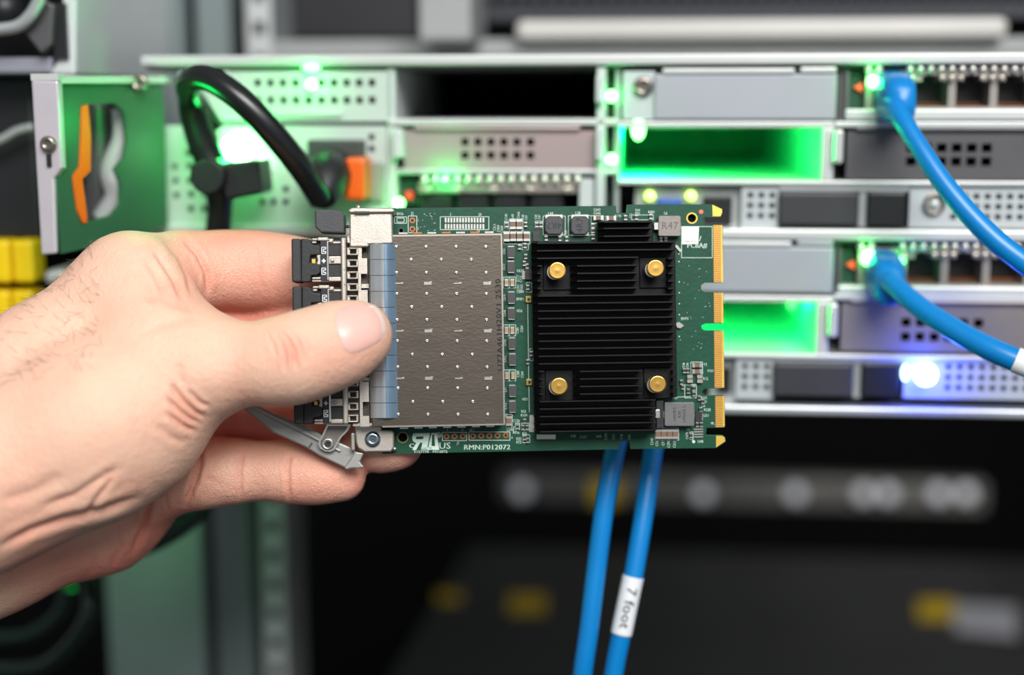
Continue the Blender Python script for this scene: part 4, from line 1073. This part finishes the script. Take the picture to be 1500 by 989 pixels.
# pad rows of the unpopulated connector
pd = B()
for k in range(14):
    u = 652.8+k*4.25
    cbox(pd, u-1.3, 319, u+1.3, 326, 0, .0002); cbox(pd, u-1.3, 328.2, u+1.3, 335.4, 0, .0002)
card.part('connector_pads', pd, silver, stuff=True)
# through-hole rings
for u, v in [(604, 323), (604, 335.5), (654, 639.6), (665.8, 639.4), (678, 639.2), (692.8, 638.9), (704.9, 638.6), (716.8, 638.4), (728.8, 638.1), (741, 637.8)]:
    c = cpt(u, v, .0); o = card.part('copper_ring', B().lathe(c, (0, -1, 0), [(0, 4.2*PX), (.00012, 4.2*PX)], 16), copper)
    card.part('drill_hole', B().lathe(c+Vector((0, -.00012, 0)), (0, -1, 0), [(0, 2.3*PX), (.00003, 2.3*PX)], 12), ink, parent=o)
# serial sticker with its print (the square code is left out)
bq = B(); cpoly(bq, [(999.3, 332.5), (1024, 331.5), (1023, 357.5), (998.3, 358)], H, H*2.4); sk_ = card.part('serial_sticker', bq, label_w, label='small white sticker')
b_ = B(); x, z = cp(1011, 354); put_text(b_, 'M780501M7120', x, z, -H*2.6, 3.2*PX, R(-1), width=19*PX); card.part('sticker_print', b_, steel_d, parent=sk_)

# ---- pluggable modules in the cage
for i in range(4):
    dv = 70.2*i if i < 3 else 208.5; du = [0, 1.2, 2, 3.2][i]
    lb = ['topmost black pluggable module in the card, fully visible', 'second pluggable module from the top, partly under the thumb',
          'third pluggable module, almost wholly covered by the thumb', 'lowest black pluggable module, right above the grey lever'][i]
    t = Thing('transceiver', lb, 'transceiver', CARD, cpt(470+du, 413+dv, .003), 'pluggable modules in the card')
    q = lambda b_, u0, v0, u1, v1, h0, h1, m=0: cbox(b_, u0+du, v0+dv, u1+du, v1+dv, h0, h1, m)
    b_ = B(); q(b_, 441, 351, 500.5, 412, .0015, .0076); body = t.part('body', b_, mat('module_black', (28, 29, 33), .1, .4, .1, 300), bevel=.0003)
    b_ = B(); q(b_, 427, 349.5, 441, 413.5, .0014, .0108); t.part('pull_tab', b_, mat('module_rubber', (38, 39, 41), 0, .5, .08, 300, .1), bevel=.0005)
    b_ = B()
    cpoly(b_, [(u+du, v+dv) for u, v in [(441, 349.5), (452, 350), (456, 358), (464, 359), (469.5, 361), (469.5, 373), (455, 374), (453.5, 385), (469.5, 386), (469.5, 400), (464, 403), (456, 404), (455, 413), (441, 413.5)]], .0076, .0096)
    t.part('upper_cover', b_, black_p, bevel=.0003)
    b_ = B(); q(b_, 457, 379.5, 462, 386, .0076, .0090); t.part('gold_tongue', b_, gold)
    b_ = B(); q(b_, 456.5, 349, 470, 352.5, .0076, .0098); q(b_, 465, 347.5, 481, 353, .0080, .0102); q(b_, 456.5, 353, 464, 357, .0076, .0092); q(b_, 481, 349.5, 488, 355.5, .0080, .0100); q(b_, 481, 353.5, 500, 357.5, .0076, .0092)
    t.part('shell_arm', b_, nickel, bevel=.0003)
    b_ = B(); q(b_, 456.5, 406, 470, 409.5, .0076, .0098); q(b_, 481, 405.5, 500.5, 412.5, .0076, .0096); q(b_, 456.5, 410, 500, 413.2, .0076, .0092)
    t.part('shell_arm', b_, nickel, bevel=.0003)
    b_ = B(); q(b_, 481, 375, 500.5, 387, .0076, .0094); q(b_, 484, 379, 489.5, 383.5, .0094, .0104); cpoly(b_, [(463+du, 374+dv), (470+du, 372.5+dv), (470+du, 389+dv), (463+du, 387+dv), (465+du, 381+dv)], .0076, .0097)
    t.part('middle_clip', b_, nickel, bevel=.0003)
    b_ = B(); q(b_, 478.5, 353, 481.5, 410.5, .0076, .0103); t.part('bail_wire', b_, silver, bevel=.0002)
    b_ = B(); q(b_, 481.5, 358, 500, 374, .0076, .0088); q(b_, 481.5, 388, 500, 405, .0076, .0088); t.part('dark_window', b_, black_p)
    b_ = B(); q(b_, 469.8, 351.5, 478.6, 411, .0076, .0100); st = t.part('marking_strip', b_, mat('strip_navy', (18, 22, 32), 0, .4))
    b_ = B(); y = -.01006; W_ = PX
    x, z = cp(474.2+du, 382.2+dv, .0101)
    b_.add([(x-2.8*W_, y, z-1*W_), (x+2.8*W_, y, z-1*W_), (x+2.8*W_, y, z+1*W_), (x-2.8*W_, y, z+1*W_)], [(0, 1, 2, 3)])
    b_.add([(x-1*W_, y-1e-6, z-3*W_), (x+1*W_, y-1e-6, z-3*W_), (x+1*W_, y-1e-6, z+3*W_), (x-1*W_, y-1e-6, z+3*W_)], [(0, 1, 2, 3)])
    for vv in (366.8, 397.4):
        x, z = cp(474.2+du, vv+dv, .0101)
        for a, c, d, e in ((-3.3, -2.1, -5, 5), (2.1, 3.3, -5, -1), (2.1, 3.3, 1.2, 5), (-3.3, 3.3, 4, 5), (-3.3, 3.3, -5, -4), (-.6, 2.8, -2.4, -1.2), (-.6, 2.8, 1.2, 2.4), (-.9, .3, -2.4, 2.4)):
            b_.add([(x+a*W_, y, z+d*W_), (x+c*W_, y, z+d*W_), (x+c*W_, y, z+e*W_), (x+a*W_, y, z+e*W_)], [(0, 1, 2, 3)])
    t.part('marking', b_, label_w, parent=st)

# ================================================================== THE HAND (one continuous surface, sampled from a skeleton of tapered limbs)
def J(u, v, y, r):
    y *= .001
    p = V(u, v, y); return (p.x, p.y, p.z, vr(r, y))
def chain(*js): return [(js[i], js[i+1]) for i in range(len(js)-1)]
VOX = .0010
lo = np.array([V(-330, 0, 0).x, -.078, V(0, 1150, 0).z]); hi = np.array([V(660, 0, 0).x, .060, V(0, 300, 0).z])
n = np.ceil((hi-lo)/VOX).astype(int)
X = (lo[0]+np.arange(n[0])*VOX).astype(np.float32)[:, None, None]
Y = (lo[1]+np.arange(n[1])*VOX).astype(np.float32)[None, :, None]
Z = (lo[2]+np.arange(n[2])*VOX).astype(np.float32)[None, None, :]
def cone(a, b, flat=None):
    ax, ay, az, ra = a; bx, by, bz, rb = b
    dx, dy, dz = bx-ax, by-ay, bz-az; q = dx*dx+dy*dy+dz*dz
    t = ((X-ax)*dx+(Y-ay)*dy+(Z-az)*dz)/q
    np.clip(t, 0, 1, out=t)
    d = np.sqrt((X-ax-t*dx)**2+(Y-ay-t*dy)**2+(Z-az-t*dz)**2)
    return (d-(ra+(rb-ra)*t)).astype(np.float32)
def smin(a, b, k):
    h = np.maximum(k-np.abs(a-b), 0)/k
    return np.minimum(a, b)-h*h*k*.25
def limb(ch, k):
    d = None
    for a, b in ch:
        c = cone(a, b); d = c if d is None else smin(d, c, k)
    return d
palm = limb(chain(J(190, 428, -6, 74), J(60, 560, -14, 100), J(-150, 735, -24, 96), J(-330, 880, -30, 92)), .010)
palm = smin(palm, limb(chain(J(240, 690, 20, 57), J(145, 735, 22, 94), J(-20, 795, 8, 97), J(-200, 900, -8, 92), J(-340, 990, -20, 90)), .010), .010)
palm = smin(palm, cone(J(210, 500, 8, 66), J(60, 640, -6, 100)), .016)
palm = smin(palm, cone(J(225, 600, 16, 54), J(60, 690, 4, 96)), .010)
thenar = limb(chain(J(272, 542, -21, 74), J(190, 600, -21, 108), J(120, 635, -23, 122), J(-20, 700, -26, 120), J(-200, 820, -32, 110)), .012)
palm = smin(palm, thenar, .0025)
web = limb(chain(J(196, 428, -9, 72), J(236, 490, -17, 66), J(265, 530, -21, 66)), .008)
palm = smin(palm, web, .012)
thumb = limb(chain(J(262, 542, -22, 70), J(320, 534, -25, 55), J(360, 534, -26, 50), J(400, 531, -27.5, 55), J(432, 526, -28, 58), J(470, 513, -25.5, 57), J(505, 500, -23.5, 53), J(528, 490, -22, 46)), .006)
index = limb(chain(J(190, 410, 0, 65), J(270, 399, 8, 57), J(330, 396, 14, 54), J(380, 398, 15, 55), J(427, 402, 14, 51), J(470, 406, 11, 47), J(520, 410, 8.6, 43)), .005)
middle = limb(chain(J(210, 470, 8, 62), J(290, 470, 22, 54), J(350, 468, 27, 52), J(440, 472, 19, 48), J(530, 478, 9, 42)), .005)
ringf = limb(chain(J(220, 600, 12, 58), J(320, 598, 25, 52), J(375, 610, 27, 50), J(430, 626, 25, 45), J(500, 640, 16, 43), J(560, 647, 10, 41), J(583, 648, 9, 38)), .005)
pinky = limb(chain(J(225, 700, 13, 62), J(300, 692, 11, 50), J(345, 690, 10.5, 44.5), J(400, 690, 10.5, 40), J(430, 692, 10, 42), J(465, 695, 10, 40.5), J(500, 699, 9.5, 36)), .004)
F = smin(palm, thumb, .010)
F = smin(F, smin(palm, index, .006), .0015)
F = smin(F, smin(palm, middle, .006), .0008)
F = smin(F, smin(palm, ringf, .005), .0008)
F = smin(F, smin(palm, pinky, .007), .0008)
del palm, thenar, web, thumb, index, middle, ringf, pinky

def surface_nets(F):
    S = F < 0
    n0, n1, n2 = F.shape
    cnt = np.zeros((n0-1, n1-1, n2-1), np.int32); pos = np.zeros((n0-1, n1-1, n2-1, 3), np.float32)
    cor = [(i, j, k) for i in (0, 1) for j in (0, 1) for k in (0, 1)]
    sl = lambda c: (slice(c[0], n0-1+c[0]), slice(c[1], n1-1+c[1]), slice(c[2], n2-1+c[2]))
    act = np.zeros((n0-1, n1-1, n2-1), bool); s0 = S[sl((0, 0, 0))]
    for c in cor[1:]: act |= S[sl(c)] != s0
    ii = np.argwhere(act)
    P = np.zeros((len(ii), 3)); C = np.zeros(len(ii))
    for a in cor:
        for ax in range(3):
            if a[ax]: continue
            b_ = list(a); b_[ax] = 1
            fa = F[ii[:, 0]+a[0], ii[:, 1]+a[1], ii[:, 2]+a[2]]; fb = F[ii[:, 0]+b_[0], ii[:, 1]+b_[1], ii[:, 2]+b_[2]]
            m = (fa < 0) != (fb < 0)
            t = np.where(m, fa/np.where(m, fa-fb, 1), 0)
            q = np.array(a, float)[None, :].repeat(len(ii), 0); q[:, ax] += t
            P[m] += q[m]; C[m] += 1
    P = P/C[:, None]+ii
    idx = -np.ones(act.shape, np.int64); idx[ii[:, 0], ii[:, 1], ii[:, 2]] = np.arange(len(ii))
    quads = []
    for ax in range(3):
        a = [slice(1, -1)]*3; a[ax] = slice(0, -1); b_ = list(a); b_[ax] = slice(1, None)
        sa, sb = S[tuple(a)], S[tuple(b_)]
        e = np.argwhere(sa != sb); off = np.array([1, 1, 1]); off[ax] = 0; e = e+off
        o1, o2 = [q for q in range(3) if q != ax]
        d1 = np.zeros(3, int); d1[o1] = 1; d2 = np.zeros(3, int); d2[o2] = 1
        g = lambda e_: idx[e_[:, 0], e_[:, 1], e_[:, 2]]
        q = np.stack([g(e-d1-d2), g(e-d2), g(e), g(e-d1)], 1)
        fl = S[e[:, 0], e[:, 1], e[:, 2]]
        if ax == 1: fl = ~fl
        q[~fl] = q[~fl][:, ::-1]
        quads.append(q)
    return P, np.concatenate(quads)
P, Q = surface_nets(F)
del F
P = P*VOX+lo
# relax the lattice pattern
def adj(Q, nv):
    E = np.concatenate([Q[:, [0, 1]], Q[:, [1, 2]], Q[:, [2, 3]], Q[:, [3, 0]]]); return np.concatenate([E, E[:, ::-1]])
E = adj(Q, len(P))
def smooth(P, E, it, lam=.5):
    deg = np.bincount(E[:, 0], minlength=len(P))[:, None]
    for _ in range(it):
        A = np.stack([np.bincount(E[:, 0], weights=P[E[:, 1], k], minlength=len(P)) for k in range(3)], 1)/deg
        P = P+(A-P)*lam
    return P
P = smooth(P, E, 5)
def subdivide(P, Q):
    E = np.concatenate([Q[:, [0, 1]], Q[:, [1, 2]], Q[:, [2, 3]], Q[:, [3, 0]]]); Es = np.sort(E, 1)
    key = Es[:, 0]*len(P)+Es[:, 1]; uk, inv = np.unique(key, return_inverse=True)
    a, b_ = uk//len(P), uk % len(P); M_ = (P[a]+P[b_])/2; C_ = P[Q].mean(1)
    nq = len(Q); e = inv.reshape(4, nq)+len(P); c = np.arange(nq)+len(P)+len(uk)
    Q2 = np.concatenate([np.stack([Q[:, 0], e[0], c, e[3]], 1), np.stack([e[0], Q[:, 1], e[1], c], 1), np.stack([c, e[1], Q[:, 2], e[2]], 1), np.stack([e[3], c, e[2], Q[:, 3]], 1)])
    return np.concatenate([P, M_, C_]), Q2
P, Q = subdivide(P, Q)
E = adj(Q, len(P)); P = smooth(P, E, 3)
def normals(P, Q):
    nq = np.cross(P[Q[:, 2]]-P[Q[:, 0]], P[Q[:, 3]]-P[Q[:, 1]])
    N_ = np.stack([sum(np.bincount(Q[:, j], weights=nq[:, k], minlength=len(P)) for j in range(4)) for k in range(3)], 1)
    return N_/np.maximum(np.linalg.norm(N_, axis=1)[:, None], 1e-12)
Nn_ = normals(P, Q)
ctr_ = P.mean(0)
# orientation check against the solid's mean
if np.sum((P-ctr_)*Nn_) < 0: Q = Q[:, ::-1]; Nn_ = -Nn_
dep = D0+P[:, 1]; U = P[:, 0]/dep*FP+750; Vv = 494.5-P[:, 2]/dep*FP
camdir = -P - np.array([0, D0, 0]); camdir /= np.linalg.norm(camdir, axis=1)[:, None]
face = np.clip((Nn_*camdir).sum(1)*3, 0, 1)
disp = np.zeros(len(P)); cmask = np.zeros(len(P))
def seg_d(pts):
    best = np.full(len(P), 1e9); tt = np.zeros(len(P)); L_ = len(pts)-1
    for i in range(L_):
        (a, b_), (c, d) = pts[i], pts[i+1]; dx, dy = c-a, d-b_; t = np.clip(((U-a)*dx+(Vv-b_)*dy)/(dx*dx+dy*dy), 0, 1)
        q = np.hypot(U-a-t*dx, Vv-b_-t*dy); m = q < best; best[m] = q[m]; tt[m] = ((i+t)/L_)[m]
    return best, tt
FR = P[:, 1]*1000
def crease(pts, depth, wpx, ymin=-99, ymax=99):
    d, t = seg_d(pts); fade = np.minimum(1, np.minimum(t, 1-t)*5+.15)
    m = (FR > ymin) & (FR < ymax)
    cmask[:] += m*face*fade*min(depth, .6)*.45*np.exp(-(d/wpx/1.6)**2)
    disp[:] -= m*face*fade*depth*.0015*(np.exp(-(d/wpx)**2) - .35*np.exp(-((d-wpx*2.2)/wpx/1.3)**2))
T = dict(ymax=-10)
for pts, dp, wd in (
    # thumb joint wrinkles
    ([(409, 484), (421, 496), (431, 515), (433, 540)], .45, 3), ([(402, 486), (412, 500), (418, 520), (417, 545)], .30, 3), ([(417, 482), (432, 492), (441, 508), (445, 530)], .28, 2.6), ([(392, 490), (400, 503), (405, 525)], .18, 3), ([(445, 490), (452, 505), (455, 520)], .15, 2.6),
    # folds at the thumb's root
    ([(300, 612), (286, 604), (272, 592), (258, 576), (250, 560)], .65, 4), ([(294, 621), (276, 612), (260, 600), (244, 583)], .55, 4), ([(285, 632), (265, 622), (246, 606)], .5, 4), ([(304, 596), (290, 588), (276, 572)], .45, 3.5), ([(270, 650), (250, 640), (228, 622)], .3, 5),
    ([(268, 565), (262, 548), (262, 530)], .25, 6),
    # web between thumb and index
    ([(302, 470), (270, 466), (236, 474), (200, 492)], .22, 6), ([(290, 458), (262, 446), (232, 436), (205, 434)], .25, 6),
    # wrist side folds
    ([(0, 802), (45, 778), (90, 762), (150, 748), (205, 728)], .9, 6), ([(60, 742), (110, 726), (150, 700), (175, 684)], .45, 6), ([(120, 760), (150, 720), (166, 700)], .4, 4), ([(0, 735), (50, 720), (96, 694)], .35, 9), ([(0, 850), (40, 828), (92, 806), (120, 800)], .3, 6)):
    crease(pts, dp, wd, **T)
I_ = dict(ymin=-22, ymax=12)
for pts, dp, wd in (([(225, 366), (243, 392), (256, 412), (266, 440)], .55, 4), ([(240, 352), (262, 376), (275, 402), (280, 430)], .45, 4), ([(268, 350), (290, 372), (303, 400), (305, 430)], .65, 4), ([(214, 382), (232, 410), (240, 436)], .3, 5), ([(196, 392), (214, 420), (222, 452)], .2, 6), ([(372, 350), (378, 380), (380, 420)], .12, 4)):
    crease(pts, dp, wd, ymin=-40, ymax=14)
for pts, dp, wd in (([(356, 662), (351, 690), (353, 732)], .40, 3.2), ([(425, 664), (421, 690), (424, 734)], .38, 3.2), ([(346, 664), (343, 690), (345, 730)], .18, 3), ([(291, 656), (292, 680), (285, 706), (272, 742)], .9, 4.5), ([(214, 706), (218, 740), (210, 775), (196, 806)], .7, 4.5), ([(300, 640), (350, 646), (400, 652)], .0, 4),
    ([(300, 700), (330, 712)], .1, 4), ([(170, 760), (176, 800), (160, 836)], .18, 4), ([(130, 775), (136, 820), (120, 860)], .15, 4), ([(330, 600), (340, 620), (338, 645)], .2, 4), ([(240, 720), (246, 750)], .15, 3)):
    crease(pts, dp, wd, ymin=-14, ymax=60)
# knuckle bulge, tendon and gentle unevenness of the skin
def bulge(u, v, r, h, ymax=99, ymin=-99):
    disp[:] += (FR < ymax)*(FR > ymin)*face*h*.001*np.exp(-((U-u)**2+(Vv-v)**2)/r**2)
bulge(455, 500, 26, .3, -15); bulge(170, 430, 40, .8); bulge(300, 560, 30, .4, -10); bulge(150, 600, 70, 1.2, -10); bulge(250, 470, 25, -.6, 5)
bulge(385, 690, 22, .5, 20); bulge(320, 690, 22, .4, 20); bulge(470, 700, 26, .3, 20)
disp += .00003*np.sin(P[:, 0]*900+np.sin(P[:, 2]*700)*2)*np.sin(P[:, 2]*1100+np.sin(P[:, 0]*500)*2)
P = P+Nn_*disp[:, None]
Nn_ = normals(P, Q)
me = bpy.data.meshes.new('hand')
me.vertices.add(len(P)); me.vertices.foreach_set('co', P.astype(np.float32).ravel())
me.loops.add(len(Q)*4); me.loops.foreach_set('vertex_index', Q.astype(np.int32).ravel())
me.polygons.add(len(Q)); me.polygons.foreach_set('loop_start', (np.arange(len(Q))*4).astype(np.int32)); me.polygons.foreach_set('loop_total', np.full(len(Q), 4, np.int32))
me.polygons.foreach_set('use_smooth', np.ones(len(Q), bool))
me.update(calc_edges=True); me.validate()
# flush: palm side and finger pads carry more blood than the back of the hand
pk = np.clip((FR+4)/16, 0, 1)*.85
for u, v, r, a in ((360, 400, 60, .15), (520, 490, 60, .25), (470, 700, 40, .25), (530, 705, 25, .25), (610, 665, 30, .35), (425, 515, 22, .3), (275, 600, 30, .15), (270, 420, 30, .25), (60, 830, 70, .45), (230, 760, 60, .25), (380, 540, 40, .1)):
    pk = pk+a*np.exp(-((U-u)**2+(Vv-v)**2)/r**2)
pk = np.clip(pk+cmask, 0, 1.3)
at = me.color_attributes.new('flush', 'FLOAT_COLOR', 'POINT')
at.data.foreach_set('color', np.stack([pk, pk, pk, np.ones(len(P))], 1).astype(np.float32).ravel())
skin = bpy.data.materials.new('skin'); skin.use_nodes = True
nt = skin.node_tree; N = nt.nodes; L = nt.links; b = N['Principled BSDF']
va = N.new('ShaderNodeVertexColor'); va.layer_name = 'flush'
tc = N.new('ShaderNodeTexCoord')
n1_ = N.new('ShaderNodeTexNoise'); n1_.inputs['Scale'].default_value = 55; n1_.inputs['Detail'].default_value = 5; L.new(tc.outputs['Object'], n1_.inputs['Vector'])
ma = N.new('ShaderNodeMath'); ma.operation = 'MULTIPLY_ADD'; ma.inputs[1].default_value = .9; ma.inputs[2].default_value = -.42; L.new(n1_.outputs['Fac'], ma.inputs[0])
ad = N.new('ShaderNodeMath'); ad.operation = 'ADD'; ad.use_clamp = True; L.new(va.outputs['Color'], ad.inputs[0]); L.new(ma.outputs[0], ad.inputs[1])
mx = N.new('ShaderNodeMix'); mx.data_type = 'RGBA'; mx.inputs['A'].default_value = lin((234, 190, 165)); mx.inputs['B'].default_value = lin((228, 144, 124)); L.new(ad.outputs[0], mx.inputs['Factor']); L.new(mx.outputs['Result'], b.inputs['Base Color'])
b.inputs['Roughness'].default_value = .42; b.inputs['Specular IOR Level'].default_value = .35
b.inputs['Subsurface Weight'].default_value = .3; b.inputs['Subsurface Radius'].default_value = (1, .35, .2); b.inputs['Subsurface Scale'].default_value = .0022
vo = N.new('ShaderNodeTexVoronoi'); vo.inputs['Scale'].default_value = 1100; vo.feature = 'DISTANCE_TO_EDGE'; L.new(tc.outputs['Object'], vo.inputs['Vector'])
n2_ = N.new('ShaderNodeTexNoise'); n2_.inputs['Scale'].default_value = 520; n2_.inputs['Detail'].default_value = 5; n2_.inputs['Distortion'].default_value = .5
mp = N.new('ShaderNodeMapping'); mp.inputs['Scale'].default_value = (1.5, 1, .8); L.new(tc.outputs['Object'], mp.inputs[0]); L.new(mp.outputs[0], n2_.inputs['Vector'])
m2 = N.new('ShaderNodeMath'); m2.operation = 'MULTIPLY_ADD'; m2.inputs[1].default_value = .9; L.new(vo.outputs['Distance'], m2.inputs[0]); L.new(n2_.outputs['Fac'], m2.inputs[2])
bp = N.new('ShaderNodeBump'); bp.inputs['Strength'].default_value = .35; bp.inputs['Distance'].default_value = .0011; L.new(m2.outputs[0], bp.inputs['Height']); L.new(bp.outputs[0], b.inputs['Normal'])
me.materials.append(skin)
hand = bpy.data.objects.new('person', me); COL.objects.link(hand); hand.matrix_world = MV
hand['label'] = 'bare hand and wrist gripping the card between thumb and fingers'; hand['category'] = 'person'

# thumbnail: a shell laid over the thumb tip
bvh = BVHTree.FromPolygons([tuple(p) for p in P], [tuple(q) for q in Q.tolist()])
eye = Vector((0, -D0, 0))
nail_c = (529, 482); nu, nv_ = 44, 28
outl = [(487, 462), (494, 453), (508, 447), (526, 444.5), (542, 445.5), (553, 450), (560, 459), (565, 472), (566.5, 485), (562, 496), (552, 505), (538, 512), (522, 518.5), (510, 520), (503, 514), (497, 500), (491, 482)]
RR_ = 14; no = 64
def outline(a):
    best = None
    cx, cy = nail_c; dx, dy = cos(a), sin(a)
    for i in range(len(outl)):
        (x1, y1), (x2, y2) = outl[i], outl[(i+1) % len(outl)]
        den = dx*(y2-y1)-dy*(x2-x1)
        if abs(den) < 1e-9: continue
        t = ((x1-cx)*(y2-y1)-(y1-cy)*(x2-x1))/den; s_ = ((x1-cx)*dy-(y1-cy)*dx)/den
        if t > 0 and -1e-6 <= s_ <= 1+1e-6: best = t if best is None else max(best, t)
    return best
rad = [outline(2*pi*k/no) for k in range(no)]
for _ in range(2): rad = [(rad[k-1]+2*rad[k]+rad[(k+1) % no])/4 for k in range(no)]
vs = []; fs = []; tip = []
for j in range(RR_+1):
    q = j/RR_
    for k in range(no):
        a = 2*pi*k/no; u, v = nail_c[0]+cos(a)*rad[k]*q, nail_c[1]+sin(a)*rad[k]*q
        d = (V(u, v, 0)-eye).normalized(); h = bvh.ray_cast(eye, d)
        pnt, nr = h[0], h[1]
        if pnt is None: pnt = V(u, v, -.014); nr = Vector((0, -1, 0))
        lift = .00055*(1-q**6)-.00012*(q > .99)
        vs.append(tuple(pnt+Vector((nr.x*.4, -1, nr.z*.4)).normalized()*lift)); tip.append(1.0 if (u > 541 + (470-v)*0.0 and u-541 > -8+ (abs(v-482)/40)**2*0 and ((u-nail_c[0])/33)**2+((v-484)/40)**2 > .90) and u > 535 else 0.0)
for j in range(RR_):
    for k in range(no): fs.append((j*no+k, (j+1)*no+k, (j+1)*no+(k+1) % no, j*no+(k+1) % no))
nm = bpy.data.meshes.new('thumbnail'); nm.from_pydata(vs, [], fs); nm.polygons.foreach_set('use_smooth', [True]*len(fs))
ca = nm.color_attributes.new('tip', 'FLOAT_COLOR', 'POINT')
for i, q in enumerate(tip): ca.data[i].color = (q, q, q, 1)
nlm = bpy.data.materials.new('nail'); nlm.use_nodes = True; nt = nlm.node_tree; b = nt.nodes['Principled BSDF']
va = nt.nodes.new('ShaderNodeVertexColor'); va.layer_name = 'tip'
mx = nt.nodes.new('ShaderNodeMix'); mx.data_type = 'RGBA'; mx.inputs['A'].default_value = lin((230, 182, 170)); mx.inputs['B'].default_value = lin((232, 214, 204))
nt.links.new(va.outputs['Color'], mx.inputs['Factor']); nt.links.new(mx.outputs['Result'], b.inputs['Base Color'])
b.inputs['Roughness'].default_value = .38; b.inputs['Coat Weight'].default_value = .1; b.inputs['Subsurface Weight'].default_value = .1; b.inputs['Subsurface Scale'].default_value = .001
nm.materials.append(nlm)
no_ = bpy.data.objects.new('thumbnail', nm); COL.objects.link(no_); no_.parent = hand; no_['label'] = 'short pink thumbnail with pale edge'
# fine hairs on the wrist
random.seed(11); hb = B()
cand = np.argwhere((U < 150) & (U > -60) & (Vv < 560) & (Vv > 350) & (U+Vv > 420) & (face > .05))[:, 0]
for _ in range(170):
    i = int(random.choice(cand)); p = Vector(P[i]); nr = Vector(Nn_[i]); g = Vector((-.4+random.uniform(-.4, .4), random.uniform(-.3, .3), .25+random.uniform(-.5, .5)))
    g = (g-nr*g.dot(nr)).normalized(); l_ = random.uniform(.003, .007)
    hb.tube([p-nr*.0003, p+nr*.0006+g*l_*.5, p+nr*random.uniform(.0006, .0016)+g*l_], [.00005, .00004, .00001], 3, seg=2, cap=False)
hm = hb.mesh('arm_hair', mat('arm_hair', (120, 90, 66), 0, .5))
o = bpy.data.objects.new('arm_hair', hm); COL.objects.link(o); o.parent = hand; o['kind'] = 'stuff'; o['label'] = 'fine brown arm hair'
